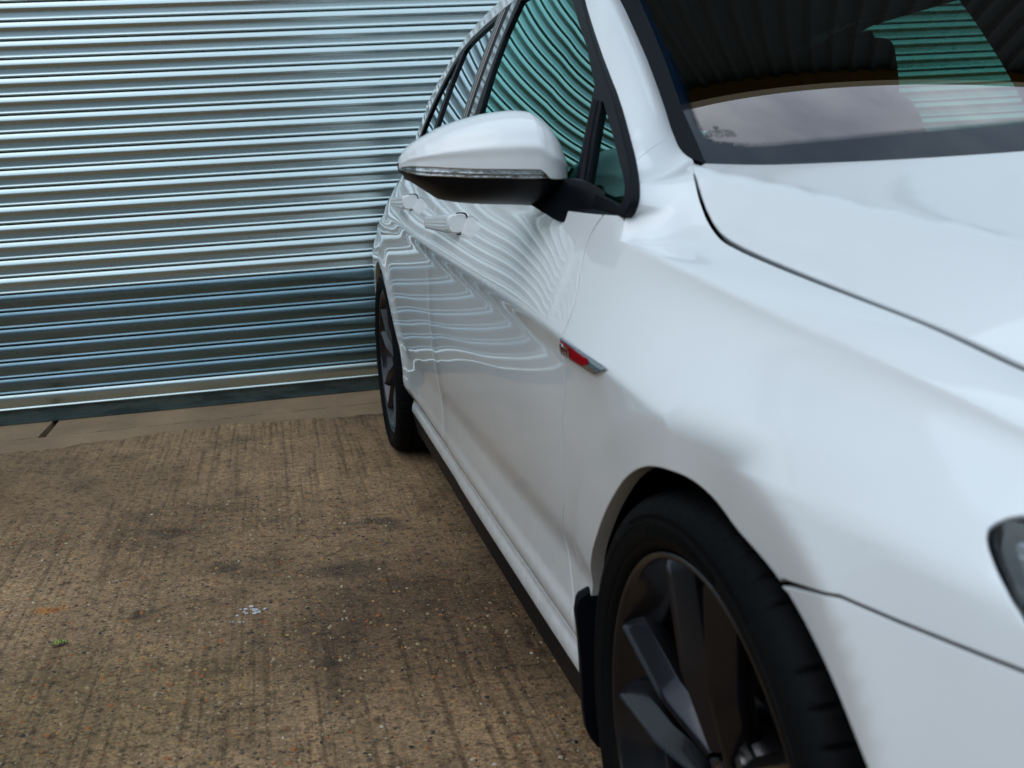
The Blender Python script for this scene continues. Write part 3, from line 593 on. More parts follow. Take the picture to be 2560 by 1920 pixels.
O.append(gl(dl[5])); I.append(wsP(ww[4][0],ww[4][1]-.001)+np.array([0,-.003,0])); Bm.append(-.004)
O.append(gl(dl[6])); I.append(wsP(wx(.975),.975)); Bm.append(.006)
O.append(gl(dl[7])); I.append(wsP(wx(.998),.998)); Bm.append(.012)
O.append(gl(dl[8])); I.append(wsP(wx(1.035),1.035)); Bm.append(.016)
O.append(gl(dl[9])); I.append(wsP(wx(1.105),1.105)); Bm.append(.019)
O.append(gl((.80,1.181))); I.append(wsP(wx(1.185),1.185)); Bm.append(.020)
O.append(gl(dl[10])); I.append(wsP(ww[0][0],ww[0][1])); Bm.append(.020)
O.append(gl((1.09,1.300))); I.append(wsP(wx(1.31),1.31)); Bm.append(.011)
O.append(gl((1.20,1.338))); I.append(wsP(wx(1.355),1.355)); Bm.append(.010)
O=np.array(O);I=np.array(I);Bm=np.array(Bm); NU=len(O)
for k in range(13,NU):    # tuck the outer edge under the window rubber
    P_,n_=glass(O[k,1]+.006,O[k,2]); O[k]=P_-n_*.002
KS=np.r_[0,np.cumsum(.5*np.linalg.norm(np.diff(O,axis=0),axis=1)+.5*np.linalg.norm(np.diff(I,axis=0),axis=1))]
for _ in range(2):
    Bm[1:-1]=.25*Bm[:-2]+.5*Bm[1:-1]+.25*Bm[2:]
def s2curve(u):
    u=np.interp(np.asarray(u,float),np.arange(NU),KS); k=KS; o=np.stack([spl(k,O[:,j],u) for j in range(3)],-1); i=np.stack([spl(k,I[:,j],u) for j in range(3)],-1); return o,i,spl(k,Bm,u)
def s2raw(u,v):
    o,i,b=s2curve(u); e=.01; o2,i2,_=s2curve(np.clip(np.asarray(u)+e,0,NU-1)); o1,i1,_=s2curve(np.clip(np.asarray(u)-e,0,NU-1))
    m=(o2+i2-o1-i1); w=i-o; nn=-np.cross(m,w); nn/=np.linalg.norm(nn,axis=-1,keepdims=True)+1e-12
    v=np.asarray(v)[...,None]; sn=np.sin(np.pi*np.clip(v,0,1)); shape=np.where(b[...,None]<0,sn*sn,sn)
    return o+w*v+nn*b[...,None]*shape
def s2(u,v):
    u=np.asarray(u,float); v=np.asarray(v,float); e=.02; f=.01
    p=s2raw(u,v); du=s2raw(np.clip(u+e,0,NU-1),v)-s2raw(np.clip(u-e,0,NU-1),v); dv=s2raw(u,np.clip(v+f,0,1))-s2raw(u,np.clip(v-f,0,1))
    n=-np.cross(du,dv); n/=np.linalg.norm(n,axis=-1,keepdims=True)+1e-12; return p,n
def strip(usplit0,usplit1,u_lo,u_hi,which,nv=26,du=.05):
    """grid of the strip; one side limited by a slanted split line"""
    vs=np.linspace(0,1,nv); rows=[]; sp=usplit0+(usplit1-usplit0)*(vs**.9)
    n=int((u_hi-u_lo)/du); V=[];NN=[];F=[]
    for a in np.linspace(0,1,n):
        if which=='lo': u=u_lo+(sp-.018-u_lo)*a
        else: u=sp+.018+(u_hi-sp-.018)*a
        p,nn=s2(u,vs)
        if which=='lo':
            # soften the fold at the wing crease
            k=np.clip((11.5-u)/1.5,0,1)[:,None]; o,_,_=s2curve(u); _,ns=side(o[:,1],np.array([topz(t) for t in o[:,1]])-.004)
            dist=np.linalg.norm(p-o,axis=1)[:,None]; w=.5*np.exp(-(dist/.0035)**2)*k; nn=nn*(1-w)+ns*w; nn/=np.linalg.norm(nn,axis=1,keepdims=True)
        V.append(p);NN.append(nn)
    V=np.array(V);NN=np.array(NN); nu=n
    Vl=V.reshape(-1,3).tolist(); Nl=NN.reshape(-1,3).tolist()
    def quad(a,b,c,d):
        F.append((a,b,c,d))
    for i in range(nu-1):
        for j in range(nv-1): quad(i*nv+j,i*nv+j+1,(i+1)*nv+j+1,(i+1)*nv+j)
    def flange(idx,out,depth=.014,rad=.0014,dn=None):
        P=np.array([Vl[i] for i in idx]); n_=np.array([Nl[i] for i in idx]); o3=out; d=-n_ if dn is None else dn
        b=len(Vl); k=len(idx); n2=(n_+o3); n2/=np.linalg.norm(n2,axis=1,keepdims=True)
        Vl.extend((P).tolist()); Nl.extend(n_.tolist()); Vl.extend((P+o3*rad*.7+d*rad*.3).tolist()); Nl.extend(n2.tolist()); Vl.extend((P+o3*rad+d*rad).tolist()); Nl.extend(o3.tolist()); Vl.extend((P+o3*rad+d*depth).tolist()); Nl.extend(o3.tolist())
        for q in range(3):
            for i in range(k-1): F.append((b+q*k+i,b+q*k+i+1,b+(q+1)*k+i+1,b+(q+1)*k+i))
    inner=[i*nv+nv-1 for i in range(nu)]
    dv=np.array([V[i,-1]-V[i,-2] for i in range(nu)]); dv/=np.linalg.norm(dv,axis=1,keepdims=True); flange(inner,dv)
    if which=='lo': e=[(nu-1)*nv+j for j in range(nv)]; dd=V[-1]-V[-2]
    else: e=[j for j in range(nv)]; dd=V[0]-V[1]
    dd=dd/np.linalg.norm(dd,axis=1,keepdims=True); flange(e,dd,.010,.0009)
    if False:
        e=[i*nv for i in range(nu)]; dd=V[:,0]-V[:,1]; dd/=np.linalg.norm(dd,axis=1,keepdims=True); flange(e,dd,.014)
    return np.array(Vl),F,np.array(Nl)
def orient(V,F,Nn):
    V=np.asarray(V);out=[]
    for f in F:
        a,b,c=V[f[0]],V[f[1]],V[f[2]]; n=np.cross(b-a,c-a)
        if np.linalg.norm(n)<1e-14 and len(f)>3: n=np.cross(V[f[2]]-a,V[f[3]]-a)
        m=Nn[f[0]]+Nn[f[1]]+Nn[f[2]]
        out.append(tuple(f[::-1]) if n@m<0 else tuple(f))
    return out
def crease_mod(v2,Nn):
    y=v2[:,0]; zt=spl(_ty,_tz,y); P,_=side(y,v2[:,1]); d=np.clip(zt-v2[:,1],0,None)*1.4; k=np.clip((.36-y)/.12,0,1)
    # direction of the strip just inside the crease
    yy=np.clip(y,-.84,.33); oy=O[:12,1]; u=np.interp(yy,oy,np.arange(12)); _,ns=s2(u,np.full_like(u,.06))
    w=(.5*np.exp(-(d/.0035)**2)*k)[:,None]; n=Nn*(1-w)+ns*w; return n/np.linalg.norm(n,axis=1,keepdims=True)
def rows(tab_y,tab_z,y0,y1,offs,st=.008):
    yy=np.arange(y0,y1,st); return [np.stack([yy,np.interp(yy,tab_y,tab_z)+o],1) for o in offs]
TORNROWS=rows(_oy,_oz,.05,3.1,(-.012,-.006,-.0025,0,.0025,.006,.012))
def fender(mir):
    sidepoly=[(y,z-1e-4) for y,z in topline(-.72,.338,0,90)]+[(.3557,.8974)]+[(doorF[0][0]-g,.8974)]
    sidepoly+=[(y-g,z) for y,z in doorF[1:]]
    a=[tuple(p) for p in archF if not False]; i0=0
    up=archF[:iF+1]
    sidepoly+=[tuple(p) for p in up]
    sidepoly+=[(bg_[0][0]-.0030,bg_[0][1]+.0040)]+[(y,z+.0024) for y,z in bg_[1:]]+[(-.40,.6512+g),(-.44,.6585)]
    # underside and tip of the lamp opening
    notch=hl_full[::-1]; 
    lower=[p for p in hl_full[9:11]]
    tip=hl[::-1]
    sidepoly=sidepoly+[tuple(hl_full[10]+[0.004,-.002])]+[tuple(p) for p in hl_full[9:10]]+[tuple(p) for p in hl[::-1][1:]]+[tuple(p) for p in hl_full[::-1][:5]]
    # hand over to the strip
    pts=np.array(sidepoly)
    def fd(c):
        d=np.where((np.hypot(c[:,0]-.02,c[:,1]-.318)<.372)[:,None]&(c[:,1]<.69)[:,None],np.array([1.,0,0]),-side(c[:,0],c[:,1])[1])
        zt=np.array([topz(t) for t in c[:,0]]); return np.where(((c[:,1]>zt-.004)&(c[:,0]<.40))[:,None],np.array([.2,.35,-.91]),d)
    body=panel('front_wing',side,pts,PAINT,CAR,grid=.0085,step=.006,flange=.019,rad=.0014,fldir=fd,nmod=crease_mod,mirror=mir,extra=rows(_ty,_tz,-.7,.36,(-.0018,-.0042,-.0075,-.012,-.018,-.026),.006)+TORNROWS)
    V,F,Nn=strip(15.85,16.8,0.0,16,'lo')
    o=mk('wing_top',V,orient(V,F,Nn),PAINT,None,True,Nn,mir)
    # join the two meshes of the wing into one
    return body,o
def join(a,b):
    """merge mesh b into mesh a keeping custom normals"""
    A_,B_=a.data,b.data; na=np.empty(len(A_.loops)*3,np.float32); nb=np.empty(len(B_.loops)*3,np.float32)
    A_.corner_normals.foreach_get('vector',na); B_.corner_normals.foreach_get('vector',nb)
    V=[tuple(v.co) for v in A_.vertices]+[tuple(v.co) for v in B_.vertices]; k=len(A_.vertices)
    F=[tuple(p.vertices) for p in A_.polygons]+[tuple(i+k for i in p.vertices) for p in B_.polygons]
    me=bpy.data.meshes.new(A_.name); me.from_pydata(V,[],F); me.materials.append(A_.materials[0]); me.shade_smooth()
    me.normals_split_custom_set(np.concatenate([na,nb]).reshape(-1,3).tolist()); a.data=me; bpy.data.objects.remove(b)
for mir in (False,True):
    a,b=fender(mir); join(a,b)
    V,F,Nn=strip(15.85,16.8,16,NU-1,'hi'); mk('windscreen_pillar',V,orient(V,F,Nn),PAINT,CAR,True,Nn,mir)
# --- bumper side
def bumper(mir):
    lowarch=[tuple(p) for p in archF[iF+1:]]
    poly=[(bg_[0][0]-.0060,bg_[0][1]-.0040)]+lowarch+[(-.312,.20),(-.45,.17),(-.89,.17),(-.89,.60),(-.74,.628),(-.68,.620),(-.56,.632),(-.45,.650)]+[(y,z-.0024) for y,z in bg_[::-1][:-1]]
    fd=lambda c: np.where((np.hypot(c[:,0]-.02,c[:,1]-.318)<.365)[:,None],np.array([1.,0,0]),-side(c[:,0],c[:,1])[1])
    return panel('front_bumper',side,poly,PAINT,CAR,grid=.015,step=.007,flange=.016,rad=.0012,fldir=fd,mirror=mir)
for mir in (False,True): bumper(mir)
# --- doors and rear quarter
def fdoor(mir):
    p=[(y+g,z) for y,z in doorF[::-1] if z<.8974]+[(doorF[0][0]+g,.8974)]
    p=[(doorF[-1][0]+g,.252)]+[(y+g,z) for y,z in doorF[::-1][1:-1]]+[(doorF[0][0]+g,.8974)]+[(y,beltz(y)) for y in np.linspace(.45,1.553,20)]+[(y-g,z) for y,z in bc[1:]]
    return panel('front_door',side,p,PAINT,CAR,grid=.009,extra=TORNROWS,step=.008,flange=.012,rad=.0009,mirror=mir)
def rdoor(mir):
    p=[(y+g,z) for y,z in bc[::-1]]+[(y,beltz(y)) for y in np.linspace(1.60,2.60,20)]+[(y-g,z) for y,z in cp[1:]]
    return panel('rear_door',side,p,PAINT,CAR,grid=.010,extra=TORNROWS,step=.008,flange=.012,rad=.0009,mirror=mir)
def quarter(mir):
    p=[(y+g,z) for y,z in cp[::-1]]+[(y,topz(y)) for y in np.linspace(2.70,3.43,24)]+[(3.43,.20),(2.98,.20)]+archR[::-1]+[(2.285,.247)]
    fd=lambda c: np.where((np.hypot(c[:,0]-2.631,c[:,1]-.318)<.357)[:,None],np.array([1.,0,0]),-side(c[:,0],c[:,1])[1])
    return panel('rear_quarter',side,p,PAINT,CAR,grid=.010,step=.008,flange=.018,rad=.0022,fldir=fd,mirror=mir)
def sill(mir):
    p=[(.371,.2475)]+[(2.283,.2475),(2.290,.208),(.375,.208)]
    return panel('sill',side,p,PAINT,CAR,grid=.012,step=.01,flange=.01,rad=.001,mirror=mir)
FD=fdoor(False); FDL=fdoor(True); RD=rdoor(False); RDL=rdoor(True)
for mir in (False,True): quarter(mir); sill(mir)
# black skirt below the sill
for mir in (False,True):
    mb=MB(); P=[]
    for y in np.linspace(.365,2.30,60):
        xo=float(side(y,.208)[0][0]); P.append([(xo+.005,y,.2085),(xo+.002,y,.203),(xo+.004,y,.190),(xo+.014,y,.138),(xo+.022,y,.130),(xo+.12,y,.140)])
    mb.grid(P); mb.done('side_skirt',RUB,CAR,True,30,mir)
# dark inner structure just behind the outer sheets
for mir in (False,True):
    mb=MB()
    def inner(y0,y1,z0,z1,ny,nz,off):
        yy,zz=np.meshgrid(np.linspace(y0,y1,ny),np.linspace(z0,z1,nz),indexing='ij'); p,nn=side(yy,zz); mb.grid(p-nn*off,flip=False)
    inner(.385,2.24,.17,.885,80,30,.020); inner(2.24,2.66,.68,.90,20,10,.02); inner(2.66,3.40,.69,.93,24,12,.02)
    inner(-.85,-.33,.17,.60,30,16,.02); inner(-.74,-.30,.60,.70,30,8,.05); inner(3.00,3.42,.2,.70,14,14,.02)
    mb.done('inner_panel',INSIDE,CAR,True,40,mir)
# dark return behind the bumper-to-wing joint
for mir in (False,True):
    gl_=np.vstack([bg_,[(-.43,.653)]]); tt=np.linspace(0,1,30); gy_=np.interp(tt,np.linspace(0,1,len(gl_)),gl_[:,0])-.004; gz_=np.interp(tt,np.linspace(0,1,len(gl_)),gl_[:,1])
    mb=MB(); P=[]
    for y_,z_ in zip(gy_,gz_):
        P.append([tuple((lambda r:(r[0]-r[1]*.007)[0])(side(np.array([y_]),np.array([z_+d_])))) for d_ in (-.010,0,.010)])
    mb.grid(P); mb.done('joint_return',INSIDE,CAR,True,60,mir)
# wheel housings
for yc in (0.01,2.631):
    for mir in (False,True):
        mb=MB(); P=[]
        for a in np.linspace(math.radians(-28),math.radians(208),44):
            r=.366; yy_,zz_=yc+r*math.cos(a),.318+r*math.sin(a); xo_=-float(side(yy_,max(zz_,.15))[0][0])-.016; P.append([(-x,yy_,zz_) for x in (xo_,.80,.70,.55)])
        mb.grid(P); k=len(mb.v); c=[(-.55,yc+.366*math.cos(a),.318+.366*math.sin(a)) for a in np.linspace(math.radians(-28),math.radians(208),44)]
        mb.add(c,[tuple(range(len(c)))]); mb.done('wheel_housing',INSIDE,CAR,True,40,mir)
# floor pan
mb=MB(); mb.box((-.80,.36,.16),(.80,2.28,.19)); mb.box((-.54,-.8,.17),(.54,.36,.20)); mb.box((-.54,2.28,.17),(.54,3.35,.20)); mb.done('floor_pan',INSIDE,CAR,False)
# --- bonnet
hr=A('hood_rear')
edge=[]
ys=np.linspace(-.80,.380,50)
for y in ys: edge.append((-spl(gp[:,0],gp[:,1],y)+.0068,y))
corner=[(-.7055,.392),(-.7015,.404)]
rear=[tuple(p+[0,-.004]) for p in smoothline(np.vstack([hr[1:],[(hr[-1][0]*.5,hr[-1][1]-.035),(0,hr[-1][1]-.048)]]),5)]
half=edge+corner+rear
full=half+[(-x,y) for x,y in half[::-1] if x<-.001]
front=[]
panel('bonnet',hood,full,PAINT,CAR,grid=.020,step=.01,flange=.018,rad=.0028)
# dark channel under the bonnet edge and scuttle below the screen
for mir in (False,True):
    mb=MB(); P=[]
    for y in np.linspace(-.82,.375,70):
        x=float(spl(gp[:,0],gp[:,1],y)); z=float(spl(gp[:,0],gp[:,2],y)); P.append([(-x-.006,y,z-.022),(-x+.004,y,z-.018),(-x+.03,y,z-.03)])
    mb.grid(P); mb.done('bonnet_channel',INSIDE,CAR,True,40,mir)
mb=MB(); P=[]
for x in np.linspace(-.66,.66,50):
    yr=float(wsy(x,.93)); P.append([(x,yr-.06,.885),(x,yr+.03,.90),(x,yr+.10,.915)])
mb.grid(P,flip=True); mb.done('scuttle',RUB,CAR)
# ---- nose (only just outside the picture)
mb=MB(); P=[]
for t in np.linspace(0,1,16):
    z=.17+(.60-.17)*t; xe=float(-side(-.89,z)[0][0]); P.append([(-xe*c,-.89-.07*(1-c*c),z) for c in np.linspace(1,-1,31)])
mb.grid(P,flip=True); mb.done('nose_panel',PAINT,CAR)
mb=MB(); P=[]
for t in np.linspace(0,1,8):
    P.append([(-(.50*c),-.885-.06*(1-c*c)+.06*t,.60+.075*t+.02*(1-c*c)) for c in np.linspace(1,-1,31)])
mb.grid(P,flip=True); mb.done('grille',GLOSSBLK,CAR)
mb=MB()
for k in range(3):
    z=.27+.045*k; mb.box((-.42,-.975,z),(.42,-.955,z+.012))
mb.done('lower_grille',BLK,CAR,False)
# ---- windscreen
wl=A('ws_white')[::-1]; zz=np.r_[.948,wl[:,1],1.32,1.375]; xx=np.r_[-wl[0,0]-.010,-wl[:,0],-wl[-1,0]-.0135,-wl[-1,0]-.023]
wg=A('ws_glass')
wg=wg[::-1]; gz=np.r_[.93,wg[:,1],1.32,1.36]; gx=np.r_[-wg[0,0]+.003,-wg[:,0],-wg[-1,0]-.014,-wg[-1,0]-.022]
L1=[(-np.interp(z,gz,gx),z) for z in np.linspace(.935,1.355,40)]; full=L1+[(-x,z) for x,z in L1[::-1]]
def lowz(x): return .935
panel('windscreen',screen,full,SCREEN,CAR,grid=.03,step=.02,flange=0,off=.001)
# rubber moulding beside the glass
for mir in (False,True):
    z_=np.linspace(.9525,1.365,50); mid=np.linspace(.9525,1.355,50)
    outer=[(-np.interp(z,zz,xx)-.002,z) for z in z_]; innr=[(-np.interp(z,gz,gx)+.004,z) for z in z_[::-1]]
    panel('screen_moulding',screen,outer+innr,RUB,CAR,grid=.02,step=.01,flange=.012,rad=.002,off=.0035,mirror=mir)
# black printed border inside the glass with a fading row of slanted marks
fr=A('frit'); fz=smoothline(fr,6); fz=np.vstack([[(fz[0,0]+.021,fz[0,1]+.08),(fz[0,0]+.008,fz[0,1]+.025)],fz,[(-.12,.984),(0,.986)]])
# left inner limit up the pillar
up=[(-np.interp(z,gz,gx)+.0125,z) for z in np.linspace(1.345,1.12,20)]
innerc=up+[tuple(p) for p in fz[2:]]
outerc=[(-np.interp(z,gz,gx)+.0005,z) for z in np.linspace(1.345,.937,30)]
band=outerc[::1]+[(0,.937)]+innerc[::-1]
for mir in (False,True):
    panel('printed_border',screen,band,FRIT,CAR,grid=.03,step=.012,flange=0,off=.0018,mirror=mir)
V=[];F=[]
ic=dens(np.array(innerc[18:]),.0030,False); 
for sgn in (1,-1):
    for i in range(len(ic)-1):
        p=ic[i]; t=ic[i+1]-p; t=t/ (np.linalg.norm(t)+1e-9); nn=np.array([-t[1],t[0]]); 
        if nn[1]<0: nn=-nn
        if abs(t[1])>.9: nn=np.array([1.,0])
        dirv=nn*.85+t*.55
        a=p-t*.0011; b2=p+t*.0011; c2=p+dirv*.0085
        q=np.array([a,b2,c2]); P3,_=screen(q[:,0]*sgn,q[:,1],.0018); k=len(V); V+=P3.tolist(); F.append((k,k+1,k+2) if sgn>0 else (k,k+2,k+1))
mk('border_fade_marks',V,F,FRIT,CAR,False)
# maker's etching low in the corner: small ovals and bars of print
V=[];F=[]; ES=LOGO[2]
def mark(x,z,w,h,ell=False,ring=False):
    k=len(V); x=LOGO[0]+(x+.5595)*ES; z=LOGO[1]+(z-.9935)*1.0; w*=ES*.9
    if ell:
        n=14; o=[(x+w/2*math.cos(i/n*6.283),z+h/2*math.sin(i/n*6.283)) for i in range(n)]; i2=[(x+w/2*.84*math.cos(i/n*6.283),z+h/2*.8*math.sin(i/n*6.283)) for i in range(n)]
        q=np.array(o+i2); P3,_=screen(q[:,0],q[:,1],.0018); V.extend(P3.tolist()); F.extend([(k+i,k+(i+1)%n,k+n+(i+1)%n,k+n+i) for i in range(n)])
    else:
        q=np.array([(x-w/2,z-h/2),(x+w/2,z-h/2),(x+w/2,z+h/2),(x-w/2,z+h/2)]); P3,_=screen(q[:,0],q[:,1],.0018); V.extend(P3.tolist()); F.append((k,k+1,k+2,k+3))
mark(-0.5595,1.0015,.0065,.0052,True); mark(-0.5595,1.0015,.0035,.002)
for i in range(11): mark(-0.5690+i*.0022,.9972,.0015,.0010)
for i in range(6): mark(-0.5655+i*.0018,.9950,.0013,.0010)
for i in range(6): mark(-0.5540+i*.0018,.9950,.0013,.0010)
mark(-0.5720,.9925,.0085,.0062,True); mark(-0.5735,.9925,.0012,.0022); mark(-0.5705,.9925,.0012,.0022)
mark(-0.5620,.9905,.0095,.0045,True)
for r in range(3):
    for i in range(7): mark(-0.5550+i*.0017,.9932-r*.0021,.0012,.0010)
mk('glass_etching',V,F,mat('etching',(.06,.06,.07),.6),CAR,False)
# ---- side windows and their black surrounds   (y,z) on the glass surface
dlf=A('dlo_right'); qr=A('quarter_right'); ql=A('quarter_left'); fg=A('frontglass_right')
topf=[(1.00,1.268),(1.12,1.303),(1.28,1.328),(1.45,1.342),(1.59,1.3455)]
trimF=[tuple(p) for p in smoothline(dlf[::-1],3)]+topf+[(1.56,1.20),(1.54,1.05),(1.55,.955)]+[(1.54,.945)]+[(y,beltz(y)+.006) for y in np.linspace(1.50,.40,20)]
glassF=[(.578,.940)]+[(.5968,.986),(.6168,1.0339),(.636,1.076),(.7523,1.1433),(.9657,1.2420),(1.10,1.286),(1.25,1.312),(1.42,1.328),(1.535,1.3335)]+[(1.545,1.26),(1.525,1.18),(1.49,1.10),(1.48,1.03),(1.485,.948)]+[(y,beltz(y)+.016) for y in np.linspace(1.45,.62,12)]
glassQ=[(.5270,.928),(.5413,.9659),(.5642,1.0123),(.580,1.049)]+[tuple(p) for p in smoothline(qr,3)]+[(.40,.9125)]
glsurf=lambda y,z: glass(y,z)
for mir,dr in ((False,FD),(True,FDL)):
    panel('window_surround',glsurf,trimF,RUB,dr,holes=[glassF,glassQ],grid=.02,step=.008,flange=.012,rad=.002,off=.003,mirror=mir)
    panel('door_window',glsurf,dens(np.array(glassF),.02),SIDEGL,dr,grid=.03,step=.02,flange=0,off=-.0035,mirror=mir)
    panel('quarter_window',glsurf,glassQ,SIDEGL,dr,grid=.03,step=.01,flange=0,off=-.0035,mirror=mir)
    # raised rail on the divider bar
    mb=MB(); P=[]
    for t in np.linspace(0,1,14):
        y=.605-.072*t-.012*t*t*0; z=1.052-.118*t; y=np.interp(z,[.93,.966,1.012,1.055],[.543,.560,.583,.603]); p,nn=glass(y,z)
        ring=[p+nn*(.003+.006*math.sin(a))+np.array([0,.006*math.cos(a),0]) for a in np.linspace(0,math.pi,7)]; P.append(ring)
    mb.grid(P); mb.done('window_divider',RUB,dr,True,60,mir)
    # belt seal bridging the door top to the glass
    mb=MB(); P=[]
    for y in np.linspace(.352,1.545,60):
        zb=beltz(y); a=side(y,zb)[0]; gq,_=glass(y,zb+.008); P.append([tuple(a+np.array([.0005,0,-.004])),tuple(a+np.array([.001,0,.001])),tuple(a+np.array([.007,0,.004])),tuple(gq+np.array([.004,0,0]))])
    mb.grid(P); mb.done('belt_seal',RUB,dr,True,50,mir)
    mb=MB(); P=[]
    mb=MB(); P=[]
# B pillar and rear door
GLP=mat('pillar_gloss_black',(.010,.012,.018),.16,0,.8,.5); n,l,b=nodes(GLP); a1=noise(n,l,60,4,.6,sc3=(1,1,.15)); bump(n,l,b,a1.outputs['Fac'],.25,.002)
trB=[(1.555,.95),(1.545,1.05),(1.565,1.20),(1.594,1.3452),(1.655,1.3462),(1.625,1.20),(1.60,1.05),(1.595,.955)]
trB2=[(1.66,1.3462),(1.80,1.3450),(1.765,1.27),(1.735,1.15),(1.70,1.05),(1.68,.96),(1.605,.96),(1.61,1.05),(1.632,1.20)]
dro=[(1.72,1.346),(2.06,1.3405),(2.26,1.3345),(2.42,1.318),(2.54,1.285),(2.65,1.232),(2.75,1.165),(2.81,1.10),(2.84,1.03),(2.85,.963)]
trimR=[(1.665,1.3462)]+dro+[(y,beltz(y)+.006) for y in np.linspace(2.75,1.65,16)]+[(1.61,.965),(1.615,1.05),(1.637,1.20)]
glassR=[(1.815,1.333),(2.06,1.3265),(2.20,1.3215),(2.285,1.310),(2.28,1.22),(2.24,1.10),(2.21,.96)]+[(y,beltz(y)+.018) for y in np.linspace(2.15,1.73,8)]+[(1.715,1.05),(1.745,1.15),(1.785,1.26)]
glassRQ=[(2.345,1.300),(2.43,1.287),(2.53,1.25),(2.63,1.195),(2.70,1.13),(2.745,1.06),(2.755,.985)]+[(2.66,.965),(2.28,.955),(2.31,1.10),(2.345,1.22)]
for mir,dr in ((False,RD),(True,RDL)):
    dd=FD if not mir else FDL
    panel('pillar_trim',glsurf,trB,GLP,dd,grid=.02,step=.01,flange=.010,rad=.002,off=.004,mirror=mir)
    panel('window_surround',glsurf,trimR,GLP if False else RUB,dr,holes=[glassR,glassRQ],grid=.02,step=.01,flange=.012,rad=.002,off=.003,mirror=mir)
    panel('door_window',glsurf,glassR,PRIV,dr,grid=.03,step=.02,flange=0,off=-.0035,mirror=mir)
    panel('quarter_window',glsurf,glassRQ,PRIV,dr,grid=.03,step=.02,flange=0,off=-.0035,mirror=mir)
    for k,(ya,yb) in enumerate(((1.640,1.700),(1.672,1.732))):
        mb=MB(); P=[]
        for t in np.linspace(0,1,20):
            z=.965+.375*t; y=1.640+.03*k*1.2+.035*t+.05*t*t; p,nn=glass(y,z); P.append([p+nn*(.004+.005*math.sin(a))+np.array([0,.008*math.cos(a),0]) for a in np.linspace(0,math.pi,7)])
        mb.grid(P); mb.done('pillar_rib',GLP,dr,True,60,mir)
    mb=MB(); P=[]
    for y in np.linspace(1.56,2.84,60):
        zb=beltz(y) if y<2.6 else topz(y); a=side(y,min(zb,topz(y)+.01))[0]; gq,_=glass(y,zb+.010); P.append([tuple(a+np.array([.0005,0,-.004])),tuple(a+np.array([.001,0,.001])),tuple(a+np.array([.007,0,.004])),tuple(gq+np.array([.004,0,0]))])
    mb.grid(P); mb.done('belt_seal',RUB,dr,True,50,mir)
# cant rail and rear pillar in body colour
railtop=[(1.0,1.305),(1.10,1.338),(1.20,1.360),(1.35,1.374),(1.60,1.381),(1.8,1.378),(2.0,1.370),(2.34,1.359),(2.55,1.328),(2.75,1.272),(3.0,1.190),(3.2,1.080),(3.3,.985)]
rt=smoothline(railtop,5)
lowr=[(1.06,1.288)]+[(1.12,1.306),(1.28,1.331),(1.45,1.345),(1.59,1.3487),(1.72,1.349)]+[(y,z+.003) for y,z in dro[1:-1]]+[(2.853,.985)]
rail=[tuple(p) for p in rt if p[0]>1.07]+[(3.30,.975),(2.86,.955)]+lowr[::-1]
for mir in (False,True):
    panel('cant_rail',glsurf,rail,PAINT,CAR,grid=.02,step=.012,flange=.015,rad=.003,off=.006,mirror=mir)
# roof
mb=MB(); P=[]
for y in np.linspace(1.00,3.02,50):
    zr=float(np.interp(y,rt[:,0],rt[:,1])); x0=float(glassx(y,zr)); hc=.075 if y<2.6 else .075*max(.2,1-(y-2.6)/.9)
    zc=np.interp(y,[1.00,1.14,1.5,2.2,2.8,3.2],[1.375,1.405,1.44,1.443,1.36,1.25]); zr2=min(zr,zc-.02)
    P.append([(x0*math.sin(a)*-1-.004*np.sign(math.sin(a)),y,zr2+(zc-zr2)*(math.cos(a)**.75 if math.cos(a)>0 else 0)) for a in np.linspace(math.pi/2,-math.pi/2,41)])
mb.grid(P); mb.done('roof',PAINT,CAR,True,60)
# tailgate with its window opening
rw=[(-.48,1.00),(.48,1.00),(.42,1.21),(-.42,1.21)]
tg=lambda x,z:(np.stack([x,3.44-.55*np.clip(z-.93,0,None)**1.0*1.0-.10*np.abs(x)**2.2,z],-1),np.stack([0*x,0*x+.88,0*x+.47],-1))
panel('tailgate',tg,[(-.66,.50),(.66,.50),(.60,.97),(.48,1.24),(-.48,1.24),(-.60,.97)],PAINT,CAR,holes=[rw],grid=.04,step=.03,flange=.02)
panel('rear_window',tg,rw,PRIV,CAR,grid=.06,step=.04,flange=0,off=-.004)
mb=MB(); mb.box((-.66,3.34,.2),(.66,3.46,.50)); mb.done('rear_bumper',PAINT,CAR,False)
